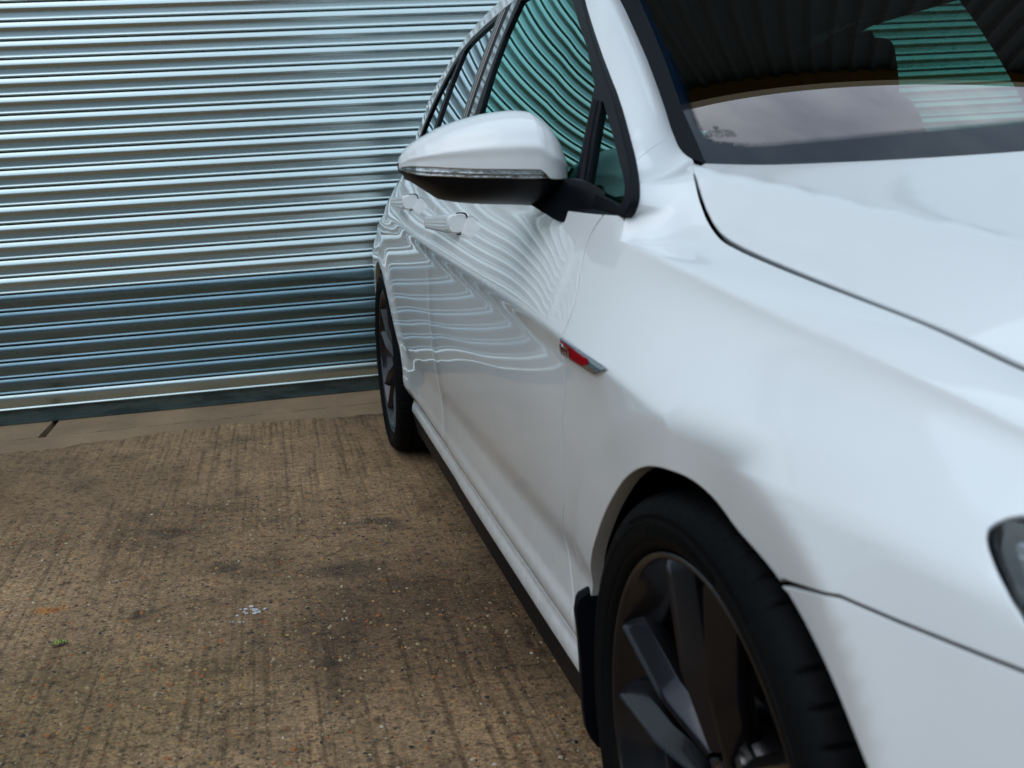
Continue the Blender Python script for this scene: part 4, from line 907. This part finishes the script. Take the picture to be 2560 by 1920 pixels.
# ---- cabin
def rbox(mb,c,s,r=.03,n=4,tilt=0,taper=1.0):
    """rounded box: superellipsoid-like grid"""
    P=[]
    for i in range(13):
        a=-math.pi/2+math.pi*i/12; row=[]
        for j in range(24):
            b=2*math.pi*j/24
            f=lambda v,e: math.copysign(abs(v)**e,v)
            e=.35; x=f(math.cos(a),e)*f(math.cos(b),e); y=f(math.cos(a),e)*f(math.sin(b),e); z=f(math.sin(a),e)
            w=1-(1-taper)*(z*.5+.5)
            X=x*s[0]*w; Y=y*s[1]; Z=z*s[2]; ct,st=math.cos(tilt),math.sin(tilt)
            row.append((c[0]+X,c[1]+Y*ct+Z*st,c[2]-Y*st+Z*ct))
        P.append(row)
    mb.grid(P,close_v=True,flip=True)
def seat(x,y,w=.24):
    mb=MB(); rbox(mb,(x,y+.01,.77),(w,.07,.335),tilt=.30,taper=.72); s=mb.done('seat_backrest',CLOTH,CAR,True,60)
    mb=MB(); rbox(mb,(x,y-.28,.47),(w,.26,.08)); mb.done('seat_cushion',CLOTH,CAR,True,60)
    mb=MB(); rbox(mb,(x,y+.105,1.155),(.13,.045,.085),tilt=.12,taper=.85); h=mb.done('headrest',CLOTH,CAR,True,60)
    for dx in (-.055,.055):
        mb=MB(); mb.box((x+dx-.005,y+.09,1.0),(x+dx+.005,y+.10,1.10)); mb.done('headrest_post',RUB,h,False)
seat(-.36,1.62); seat(.33,1.72)
mb=MB(); rbox(mb,(0,2.42,.74),(.60,.07,.24),tilt=.35); mb.done('rear_seat_backrest',CLOTH,CAR,True,60)
for x in (-.36,.36):
    mb=MB(); rbox(mb,(x,2.52,1.03),(.12,.04,.07),tilt=.1); mb.done('rear_headrest',CLOTH,CAR,True,60)
mb=MB(); mb.box((-.60,2.56,.88),(.60,3.25,.90)); mb.done('parcel_shelf',INSIDE,CAR,False)
# dashboard with an instrument hump in front of the driver (right-hand drive)
mb=MB(); P=[]
for y in np.linspace(.30,1.05,26):
    row=[]
    for x in np.linspace(-.70,.70,57):
        t=(y-.30)/.75; z=.905+.030*math.sin(min(1,t*1.3)*math.pi*.5); 
        z+=.030*math.exp(-((x+.37)/.15)**4)*math.exp(-((y-.93)/.10)**2)
        if t>.86: z-=.35*((t-.86)/.14)**2
        z-=.05*max(0,(abs(x)-.55)/.15)**2
        row.append((x,y+.42*x*x*(1-t),z))
    P.append(row)
mb.grid(P,flip=True); dash=mb.done('dashboard',DASH,CAR,True,60)
mb=MB(); P=[]
for i in range(40):
    a=i/40*6.283; c=np.array([-.37,1.13,.86]); u=np.array([1,0,0]); v=np.array([0,.36,.93]); ctr=c+.182*(math.cos(a)*u+math.sin(a)*v); e=(math.cos(a)*u+math.sin(a)*v); w_=np.cross(u,v)
    P.append([ctr+.015*(math.cos(b)*e+math.sin(b)*w_) for b in np.linspace(0,6.283,9)[:-1]])
mb.grid(P,close_u=True,close_v=True); mb.box((-.44,1.12,.84),(-.30,1.16,.90)); mb.box((-.55,1.125,.855),(-.19,1.145,.875)); mb.done('steering_wheel',BLK,CAR,True,60)
# headlining and pillar linings
mb=MB(); P=[]
for y in np.linspace(1.20,3.15,20):
    zr=float(np.interp(y,rt[:,0],rt[:,1])); x0=float(glassx(y,zr))-.03; P.append([(x0*s_,y,min(zr,1.36)-.03+.045*(1-s_*s_)) for s_ in np.linspace(-1,1,17)])
LINE=mat('headlining',(.10,.095,.085),.9)
mb.grid(P); mb.done('headlining',LINE,CAR)
for mir in (False,True):
    def liner(ya,yb,z0,z1):
        mb=MB(); P=[]
        for z in np.linspace(z0,z1,10):
            yy=np.linspace(ya(z),yb(z),8); q_,nn=glass(yy,np.full(8,z)); P.append(q_-nn*.020)
        mb.grid(P); mb.done('pillar_lining',INSIDE,CAR,True,40,mir)
    liner(lambda z:1.50,lambda z:1.70,.90,1.34); liner(lambda z:2.20,lambda z:2.30,.93,1.31); liner(lambda z:2.86-max(0,z-1.0)*.9,lambda z:3.28-max(0,z-1.0)*.4,.93,1.30)
    mb=MB()
    P=[]
    for k in np.linspace(17,NU-1,24):
        o_,i_,_=s2curve(k); vv=np.linspace(.3,.75,5); q,nq=s2(np.full(5,float(k)),vv); P.append(q-nq*.035)
    mb.grid(P); mb.done('pillar_lining',LINE if False else INSIDE,CAR,True,40,mir)
    mb=MB(); P=[]
    for y in np.linspace(.46,2.5,40):
        P.append([(-.755,y,z) for z in (.30,.6,.90)]+[(-.785,y,.905)])
    mb.grid(P); mb.done('door_lining',INSIDE,FD if not mir else FDL,True,40,mir)
# interior mirror
mb=MB(); rbox(mb,(-.21,.86,1.245),(.115,.016,.032),tilt=-.1); mb.box((-.22,.80,1.25),(-.20,.86,1.28)); mb.done('interior_mirror',BLK,CAR,True,60)
# ---- wing mirror (right-hand, the one in the picture) and its twin
SEC=[(-1.0575,.9835,.9745,.9715,.9700,.010),(-1.055,.9900,.9755,.9700,.9665,.024),(-1.048,1.000,.9760,.9660,.9600,.040),(-1.038,1.0085,.9752,.9625,.9515,.056),(-1.025,1.016,.9738,.9600,.9420,.068),(-.997,1.029,.9705,.9572,.9240,.086),(-.962,1.0395,.9668,.9535,.9165,.100),(-.923,1.0462,.9640,.9508,.9120,.109),
     (-.890,1.0482,.9618,.9482,.9095,.113),(-.868,1.0460,.9600,.9472,.9075,.113),(-.860,1.0425,.9540,.9468,.9065,.112),(-.852,1.0375,.9470,.9462,.9068,.110),(-.843,1.0300,.9455,.9450,.9110,.106),(-.835,1.0205,.9450,.9445,.9160,.100),(-.828,1.0110,.9445,.9440,.9215,.092),(-.820,.9965,.9440,.9435,.9280,.080),(-.813,.9840,.9450,.9445,.9340,.062),(-.808,.9740,.9465,.9460,.9400,.040),(-.8055,.9650,.9490,.9487,.9460,.016)]
SEC=np.array(SEC); sx=np.linspace(0,len(SEC)-1,110); sec=np.stack([pchip(np.arange(len(SEC)),SEC[:,k],sx) for k in range(6)],1); sec[:,0]=np.interp(sx,np.arange(len(SEC)),SEC[:,0])
YB=.665
def capcurve(x,zt,zs,zi,zb,D,n=34):
    h=np.linspace(0,1,n)**1.0; a=h*math.pi/2
    # slightly flat nose, tight shoulder, long roof
    yy=YB-D*(np.cos(a)**.62); zz=zs+(zt-zs)*(np.sin(a)**.86); 
    yy=yy-.0035*np.exp(-((h-.20)/.07)**2)*min(1,D/.06)
    return np.stack([np.full(n,x),yy,zz],1)
def lowcurve(x,zt,zs,zi,zb,D,n=20):
    h=np.linspace(0,1,n); a=h*math.pi/2
    yy=YB-(D-.003)*(np.cos(a)**.80); zz=zi-.0005-(zi-.0005-zb)*(np.sin(a)**1.15); return np.stack([np.full(n,x),yy,zz],1)
REFL=mat('lamp_reflector',(.55,.54,.52),.12,1); n,l,b=nodes(REFL); a1=noise(n,l,130,3,.6,sc3=(1,.3,3)); bump(n,l,b,a1.outputs['Fac'],.6,.004)
l.new(ramp(n,l,a1.outputs['Fac'],[(.34,(.25,.24,.23)),(.46,(.72,.72,.72)),(.62,(.92,.93,.94))]),b.inputs['Base Color'])
AMB=mat('smoked_lamp_trim',(.10,.075,.05),.12,.3,1)
for mir in (False,True):
    WM=empty('wing_mirror'); WM.parent=CAR
    mb=MB(); mb.grid([capcurve(*s) for s in sec],flip=False)
    # rolled lower lip of the cap
    mb.grid([[tuple(capcurve(*s)[0]),tuple(capcurve(*s)[0]+np.array([0,.0015,-.0012])),tuple(capcurve(*s)[0]+np.array([0,.007,-.001]))] for s in sec],flip=True)
    mb.done('mirror_cap',PAINT,WM,True,60,mir)
    mb=MB(); mb.grid([lowcurve(*s) for s in sec],flip=True); mb.grid([[tuple(lowcurve(*s)[0]),tuple(lowcurve(*s)[0]+np.array([0,.006,.0]))] for s in sec]); 
    # back of the shell
    mb.grid([[ (s[0],YB,s[1]),(s[0],YB+.006,s[1]-.003),(s[0],YB+.006,s[4]+.003),(s[0],YB,s[4])] for s in sec]); mb.done('mirror_housing',BLK,WM,True,50,mir)
    gm_=[s for s in sec if -1.047<s[0]<-.822]
    mb=MB(); mb.grid([[(s[0],YB+.0065,s[1]-.010),(s[0],YB+.0065,s[4]+.010)] for s in gm_]); mb.done('mirror_glass',CHROME,WM,False,mirror=mir)
    ind=[s for s in sec if s[0]<-.8575]
    mb=MB(); P=[]
    for s in ind:
        x,zt,zs,zi,zb,D=s; y0=YB-D
        P.append([(x,y0+.0035,zs-.0004),(x,y0+.0045,zs-.003),(x,y0+.0025,(zs+zi)/2),(x,y0+.0045,zi+.003),(x,y0+.0025,zi+.0004)])
    mb.grid(P,flip=True); lamp=mb.done('indicator_lamp',REFL,WM,True,20,mir)
    mb=MB(); P=[]
    for s in ind:
        x,zt,zs,zi,zb,D=s; y0=YB-D; P.append([(x,y0+.0015+.0022*abs(k)**3-.0018,zs-.0003+(zi+.0006-zs)*(k+1)/2) for k in np.linspace(-1,1,7)])
    mb.grid(P,flip=True); mb.done('lamp_lens',LENS,lamp,True,40,mir)
    mb=MB()
    for f_ in (0,1,.55):
        P=[]
        for s in ind:
            x,zt,zs,zi,zb,D=s; z=zs-.0007+(zi-zs+.0014)*f_; y0=YB-D+(.0010 if f_!=.55 else .0022); r=.0011 if f_!=.55 else .0006
            P.append([(x,y0+r*math.cos(b)*1.2,z+r*math.sin(b)) for b in np.linspace(0,6.283,7)[:-1]])
        mb.grid(P,close_v=True)
    s0=ind[-1]; 
    mb.done('lamp_frame',AMB,lamp,True,60,mir)
    # stalk : from the housing down to the corner of the window
    ST=[((-.834,.605,.9440),(-.858,.600,.9060),.030),((-.826,.575,.9450),(-.852,.575,.8990),.034),((-.8215,.550,.9440),(-.846,.550,.8915),.034),((-.8185,.525,.9405),(-.840,.528,.8850),.032),((-.814,.500,.9350),(-.830,.507,.8850),.028),((-.8085,.470,.9265),(-.823,.482,.8915),.024),((-.8040,.440,.9165),(-.816,.455,.8960),.020),((-.7990,.405,.9080),(-.812,.420,.8965),.016),((-.7960,.380,.9040),(-.808,.395,.8965),.012)]
    mb=MB(); P=[]; k=np.arange(len(ST)); tt=np.linspace(0,len(ST)-1,36)
    up=np.stack([spl(k,[s[0][j] for s in ST],tt) for j in range(3)],1); lo=np.stack([spl(k,[s[1][j] for s in ST],tt) for j in range(3)],1); th=spl(k,[s[2] for s in ST],tt)
    for i in range(36):
        c=(up[i]+lo[i])/2; h=(up[i]-lo[i])/2; e=np.array([.35,-.94,0])*1.0; row=[]
        for j in range(24):
            b=j/24*6.283; f=lambda v,e_: math.copysign(abs(v)**e_,v); row.append(c+h*f(math.sin(b),.55)+e*th[i]*f(math.cos(b),.55))
        P.append(row)
    mb.grid(P,close_v=True); mb.done('mirror_stalk',BLK,WM,True,35,mir)
# ---- door handles
def handle(par,y0,y1,za0,zb0,za1,zb1,xo0,xo1,mir):
    """y0 front end ... y1 rear end; za lower, zb upper; xo outer face"""
    mb=MB(); P=[]
    for t in np.linspace(0,1,40):
        y=y0+(y1-y0)*t; zl=za0+(za1-za0)*t; zu=zb0+(zb1-zb0)*t; xo=xo0+(xo1-xo0)*t
        bx=-float(side(y,(zl+zu)/2)[0][0]); endf=min(1,(1-t)/.16); ef=1-(1-endf)**2.2; f0=min(1,t/.03); f0=1-(1-f0)**2
        xo=bx+(xo-bx)*(ef)*(.93+.07*f0); sm=np.clip((.16-t)/.10,0,1); sm=sm*sm*(3-2*sm); th=.013; zi_=(zl+zu)/2; hh=(zu-zl)/2*(.80+.20*f0)*(.72+.28*ef); row=[]
        xc=(xo-th/2)*(1-sm)+sm*(xo+bx-.004)/2; tw=th/2*(1-sm)+sm*(xo-bx+.008)/2
        for j in range(24):
            b=j/24*6.283; f=lambda v,e_: math.copysign(abs(v)**e_,v); row.append((-(xc+tw*f(math.cos(b),.6)),y,zi_+hh*f(math.sin(b),.55)))
        P.append(row)
    mb.grid(P,close_v=True); n=24; k=0; mb.add(P[0],[tuple(range(n))[::-1]]); mb.add(P[-1],[tuple(range(n))]); h=mb.done('handle',PAINT,par,True,50,mir)
    # thin dark shut line between the front end of the handle and the door skin
    bx=-float(side(y0,(za0+zb0)/2)[0][0]); hh=(zb0-za0)/2*1.02; mb=MB(); P=[]; f=lambda v,e_: math.copysign(abs(v)**e_,v)
    for b in np.linspace(math.pi*.42,math.pi*1.58,26):
        c=(-(bx+(xo0-bx)*.32+((xo0-bx)*.5)*f(math.cos(b),.6)),y0-.0015,(za0+zb0)/2+hh*f(math.sin(b),.55)); P.append([(c[0]+.0016*math.cos(q)*.8,c[1]+.0016*math.sin(q),c[2]+.0016*math.cos(q)*.8) for q in np.linspace(0,6.283,7)[:-1]])
    mb.grid(P,close_v=True); mb.done('handle_seal',RUB,h,True,60,mir)
for mir,d1,d2 in ((False,FD,RD),(True,FDL,RDL)):
    handle(d1,1.155,1.455,.8385,.8800,.8400,.8640,.897,.912,mir)
    handle(d2,1.915,2.170,.8640,.9060,.8700,.8930,.8865,.8985,mir)
# ---- badge on the wing : red field, chrome surround and letters
bA=np.array([(.3735,.7448),(.2075,.7340),(.2440,.7226),(.3785,.7238)])
def bq(s,t):   # s 0 rear .. 1 front, t 0 bottom .. 1 top
    lo=bA[3]*(1-s)+bA[2]*s; hi=bA[0]*(1-s)+bA[1]*s; return lo*(1-t)+hi*t
badge=panel('badge',side,[tuple(p) for p in (bA[0],bA[1],bA[2],bA[3])],CHROME,CAR,grid=.01,step=.004,flange=.004,rad=.0012,off=.0042)
fld=[bq(.012,.90),bq(.60,.86),bq(.700,.80),bq(.735,.66),bq(.72,.46),bq(.68,.24),bq(.62,.15),bq(.012,.13)]
panel('badge_field',side,[tuple(p) for p in smoothline(fld[1:-1],3)]+[tuple(fld[-1]),tuple(fld[0])],RED,badge,grid=.008,step=.003,flange=.001,rad=.0004,off=.0049)
BS=.150; 
def stroke(mb,pts,w=.0021):
    for (a,b_) in zip(pts[:-1],pts[1:]):
        a=np.array(a,float); b2=np.array(b_,float); d=(b2-a); d/=np.linalg.norm(d); q=np.array([-d[1],d[0]])*w/2; a2=a-d*w*.35; b3=b2+d*w*.35
        base=[];top=[]
        for p in (a2+q,b3+q,b3-q,a2-q):
            yz=bq(p[0]/BS,p[1]/.021); P0,n0_=side(np.array([yz[0]]),np.array([yz[1]])); base.append(P0[0]+n0_[0]*.0045); top.append(P0[0]+n0_[0]*.0068)
        mb.add(base+top,[(4,5,6,7),(0,1,5,4),(1,2,6,5),(2,3,7,6),(3,0,4,7)])
t0,t1=.0045,.0160
for name,strokes in (('letter_g',[[(.0165,.0145),(.0140,.0165),(.0085,.0165),(.0055,.0140),(.0055,.0065),(.0085,.0040),(.0145,.0040),(.0165,.0060),(.0165,.0100),(.0120,.0100)]]),
                     ('letter_t',[[(.0210,.0160),(.0345,.0160)],[(.0278,.0160),(.0278,.0035)]]),
                     ('letter_i',[[(.0400,.0170),(.0400,.0035)]])):
    mb=MB(); 
    for s_ in strokes: stroke(mb,s_,.0026)
    mb.done(name,CHROME,badge,False)
# ---- headlamp
hp=np.array([tuple(p) for p in hl_full]); 
def inset(P,d):
    P=np.asarray(P); P=P[::-1] if area2(P)<0 else P; t=np.roll(P,-1,0)-np.roll(P,1,0); nn=np.stack([-t[:,1],t[:,0]],1); nn/=np.linalg.norm(nn,axis=1,keepdims=True); return P+nn*d
for mir in (False,True):
    o1=inset(hp,.0015); i1=inset(hp,.0075); i2=inset(hp,.0118)
    HLm=panel('headlight',side,[tuple(p) for p in o1],RUB,CAR,holes=[[tuple(p) for p in i1]],grid=.01,step=.006,flange=.012,rad=.002,off=-.0035,mirror=mir)
    panel('lens',side,[tuple(p) for p in inset(hp,.004)],LENS,HLm,grid=.012,step=.008,flange=.006,rad=.003,off=-.0012,mirror=mir)
    panel('inner_bezel',side,[tuple(p) for p in i1],GLOSSBLK,HLm,holes=[[tuple(p) for p in i2]],grid=.012,step=.008,flange=.008,rad=.0015,off=-.008,mirror=mir)
    mb=MB(); P=[]
    y_=np.linspace(-.70,-.31,40)
    for y in y_:
        row=[]
        for j,z in enumerate(np.linspace(.635,.728,75)):
            p,nn=side(np.array([y]),np.array([z])); row.append(p[0]+np.array([.017+.0030*(j%4 in (1,2)),0,0])+nn[0]*0)
        P.append(row)
    mb.grid(P); mb.done('ribbed_reflector',mat('satin_reflector',(.42,.43,.48),.28,.9),HLm,True,25,mir)
    mb=MB(); 
    P=[]
    for k in np.linspace(0,1,10):
        y=-.331-.055*k; z=.7075-.045*k; p,nn=side(np.array([y]),np.array([z])); c=p[0]-nn[0]*.014
        P.append([c+np.array([math.cos(b)*.0022,math.sin(b)*.0028,0]) for b in np.linspace(0,6.283,7)[:-1]])
    mb.grid(P,close_v=True); mb.done('chrome_edge',CHROME,HLm,True,60,mir)
# ---- mud flaps
def flap(poly,y,name,xlip):
    for mir in (False,True):
        mb=MB(); P=np.array(poly); n=len(P); c=P.mean(0); ins=P+(c-P)*.05
        V=[(x,y-.004,z) for x,z in ins]+[(x,y-.001,z) for x,z in P]+[(x,y+.006,z) for x,z in P]+[(x,y+.009,z) for x,z in ins]
        F=[tuple(range(n)),tuple(range(3*n,4*n))[::-1]]
        for k in range(3):
            for i in range(n): F.append((k*n+i,k*n+(i+1)%n,(k+1)*n+(i+1)%n,(k+1)*n+i))
        mb.add(V,[f[::-1] for f in F]); mb.done(name,RUB,CAR,True,35,mir)
FP=[(-.8790,.392),(-.8820,.386),(-.8815,.332),(-.8795,.293),(-.8780,.256),(-.8760,.211),(-.8710,.182),(-.8640,.168),(-.8550,.155),(-.70,.150),(-.70,.38),(-.848,.401),(-.865,.399)]
FP=[tuple(p) for p in smoothline(FP[:9],3)]+FP[9:]
flap(FP,.365,'mud_flap',.36)
flap([(x+.003,z-.005) for x,z in FP],3.010,'mud_flap',3.0)
# ---- wheels
def lathe(mb,prof,n=96,x0=0,flip=False,disp=None):
    P=[]
    for i in range(n):
        a=i/n*2*math.pi; row=[]
        for j,(x,r) in enumerate(prof):
            r2=r+(disp(a,x,r) if disp else 0); row.append((x0+x,r2*math.cos(a),r2*math.sin(a)))
        P.append(row)
    mb.grid(P,close_u=True,flip=flip)
tp=[(.012,.2500),(.002,.2535),(-.004,.2560),(-.0085,.2585),(-.0115,.2625),(-.0115,.2655),(-.0125,.2662),(-.0145,.2705),(-.0160,.2770),(-.0168,.2830),(-.0168,.2842),(-.0176,.2846),(-.0176,.2856),(-.0166,.2862),(-.0160,.2930),(-.0140,.2995),(-.0105,.3055),(-.0060,.3105),(-.0005,.3140),(.0060,.3160),(.0130,.3170),(.0250,.3176),(.0330,.3178),(.0335,.3110),(.0425,.3110),(.0430,.3180),(.0750,.3184),(.0755,.3115),(.0865,.3115),(.0870,.3184),(.1190,.3180),(.1195,.3112),(.1290,.3112),(.1295,.3178),(.158,.3165),(.175,.311),(.184,.300),(.188,.285),(.182,.262),(.170,.250)]
NB=64
def dsp(a,x,r):
    ph=(a/(2*math.pi)*NB)%1.0
    if x>-.002 and x<.0329 and r>.304: 
        d=-.0040 if ph<.09 else 0
        return d
    if -.0150<x<-.0105 and .298<r<.3045: return -.0010 if (ph*2)%1<.35 else .0006
    return 0
def make_wheel():
    root_m=MB(); 
    rim=[(.0015,.2540),(-.0045,.2538),(-.0062,.2520),(-.0062,.2490),(-.0045,.2465),(.0010,.2440),(.0100,.2400),(.0200,.2340),(.0300,.2270),(.0380,.2215),(.0460,.2185),(.10,.215),(.17,.213),(.19,.222)]
    lathe(root_m,rim,128); W0=root_m.done('wheel',ALLOY,None,True,50)
    t=MB(); lathe(t,tp,NB*9,disp=dsp); t.done('tyre',TYRE,W0,True,38)
    # raised lettering band: short blocks, unreadable at this size
    t=MB()
    for k0,k1,rr,hgt in ((68,104,.2765,.0075),(150,170,.2765,.006),(250,286,.2765,.0075),(58,118,.2925,.0035),(230,300,.2925,.0035)):
        a=k0
        while a<k1:
            w_=rng.uniform(.35,.9)*(1.0 if hgt>.005 else .45); a0,a1=math.radians(a),math.radians(a+w_)
            V=[(-.0172,r*math.cos(q),r*math.sin(q)) for q in (a0,a1) for r in (rr-hgt/2,rr+hgt/2)]; V+=[(-.0165+.004,v[1],v[2]) for v in V]
            t.add(V,[(0,1,3,2),(0,4,5,1),(2,3,7,6),(1,5,7,3),(0,2,6,4)]); a+=w_+rng.uniform(.35,.6)*(1.0 if hgt>.005 else .6)
    sm_=t.done('sidewall_marks',TYRE,W0,False); sm_['kind']='stuff'
    # hub
    h=MB(); lathe(h,[(.030,.0),(.030,.0285),(.0285,.0300),(.0285,.0315),(.034,.034),(.037,.040),(.040,.060),(.044,.074),(.060,.082),(.10,.085)],72); h.done('hub',ALLOY,W0,True,35)
    h=MB(); lathe(h,[(.0265,.0),(.0268,.024),(.0285,.0275),(.032,.0278)],48); h.done('centre_cap',GLOSSBLK,W0,True,35)
    for k in range(5):
        a=math.radians(10.4+36+72*k); c=(.0,.056*math.cos(a),.056*math.sin(a)); b2=MB()
        for prof in ([(.0315,.0),(.0315,.0075),(.0335,.0090),(.042,.0092)],[(.0355,.0125),(.0345,.0140),(.0345,.0160),(.040,.0168)]):
            P=[]
            for i in range(20):
                q=i/20*6.283; P.append([(x,c[1]+r*math.cos(q),c[2]+r*math.sin(q)) for x,r in prof])
            b2.grid(P,close_u=True)
        b2.done('wheel_bolt',BRAKE,W0,True,40)
    for k in range(5):
        tc_=10.4+72*k
        for sgn in (-1,1):
            ao=math.radians(tc_+sgn*12.2); po=np.array([.2475*math.cos(ao),.2475*math.sin(ao)]); ai=math.radians(tc_); ax=np.array([math.cos(ai),math.sin(ai)]); pe=np.array([-ax[1],ax[0]])
            pin=ax*.036+pe*sgn*.0190
            mb=MB(); P=[]
            for t_ in np.linspace(0,1,22):
                c=po+(pin-po)*t_; d=(pin-po)/np.linalg.norm(pin-po); q=np.array([d[1],-d[0]])      # q: towards larger angle when walking inwards
                if q@np.array([-po[1],po[0]])<0: q=-q
                w_=.0350*(1-t_)+.0300*t_
                if t_>.72: w_*=1-.45*((t_-.72)/.28)
                ridge=-.0030+.010*t_+.017*max(0,(t_-.58)/.42)
                if t_<.04: ridge+=.003*(1-t_/.04)
                back=ridge+.040; a_=-w_*.5; r_=-w_*.5+w_*.34; z_=w_*.5
                P.append([(back,*(c+q*a_)),(ridge+.0165,*(c+q*a_)),(ridge+.0145,*(c+q*(a_+.0012))),(ridge+.0020,*(c+q*(r_-.0016))),(ridge+.0002,*(c+q*(r_-.0002))),(ridge+.0005,*(c+q*(r_+.0008))),(ridge+.0032,*(c+q*(r_+.0050))),(ridge+.0050,*(c+q*(r_+.0062))),(ridge+.0215,*(c+q*(z_-.0010))),(ridge+.0235,*(c+q*z_)),(back,*(c+q*z_))])
            mb.grid(P,close_v=False,flip=False); mb.add(P[0],[tuple(range(11))]); mb.done('spoke',ALLOY,W0,True,32)
    mb=MB(); lathe(mb,[(.070,.0),(.070,.075),(.074,.078),(.082,.080),(.084,.158),(.088,.160),(.104,.160),(.106,.08)],72); mb.done('brake_disc',BRAKE,W0,True,30)
    mb=MB(); P=[]
    for a in np.linspace(math.radians(60),math.radians(120),14):
        P.append([(x,r*math.cos(a),r*math.sin(a)) for x,r in ((.13,.10),(.066,.10),(.058,.112),(.058,.160),(.066,.178),(.13,.178))])
    mb.grid(P); mb.add(P[0],[tuple(range(6))]); mb.add(P[-1],[tuple(range(6))]); mb.done('brake_caliper',RUB,W0,True,30)
    return W0
w0=make_wheel()
for o in [w0]+list(w0.children):    # faces outwards
    o.data.validate()
    import bmesh as _b
    bm=_b.new(); bm.from_mesh(o.data); _b.ops.recalc_face_normals(bm,faces=bm.faces); bm.to_mesh(o.data); bm.free()
def place(w,loc,rx,flip=False):
    w.parent=CAR; w.location=loc; w.rotation_euler=(rx,0,math.pi if flip else 0)
def dupw():
    c=w0.copy(); COL.objects.link(c)
    for ch in list(w0.children):
        k=ch.copy(); COL.objects.link(k); k.parent=c
    return c
w1=dupw(); w2=dupw(); w3=dupw()
place(w0,(-.865,0,.318),0); place(w1,(-.872,2.631,.318),math.radians(20.5)); place(w2,(.865,0,.318),.4,True); place(w3,(.872,2.631,.318),.9,True)
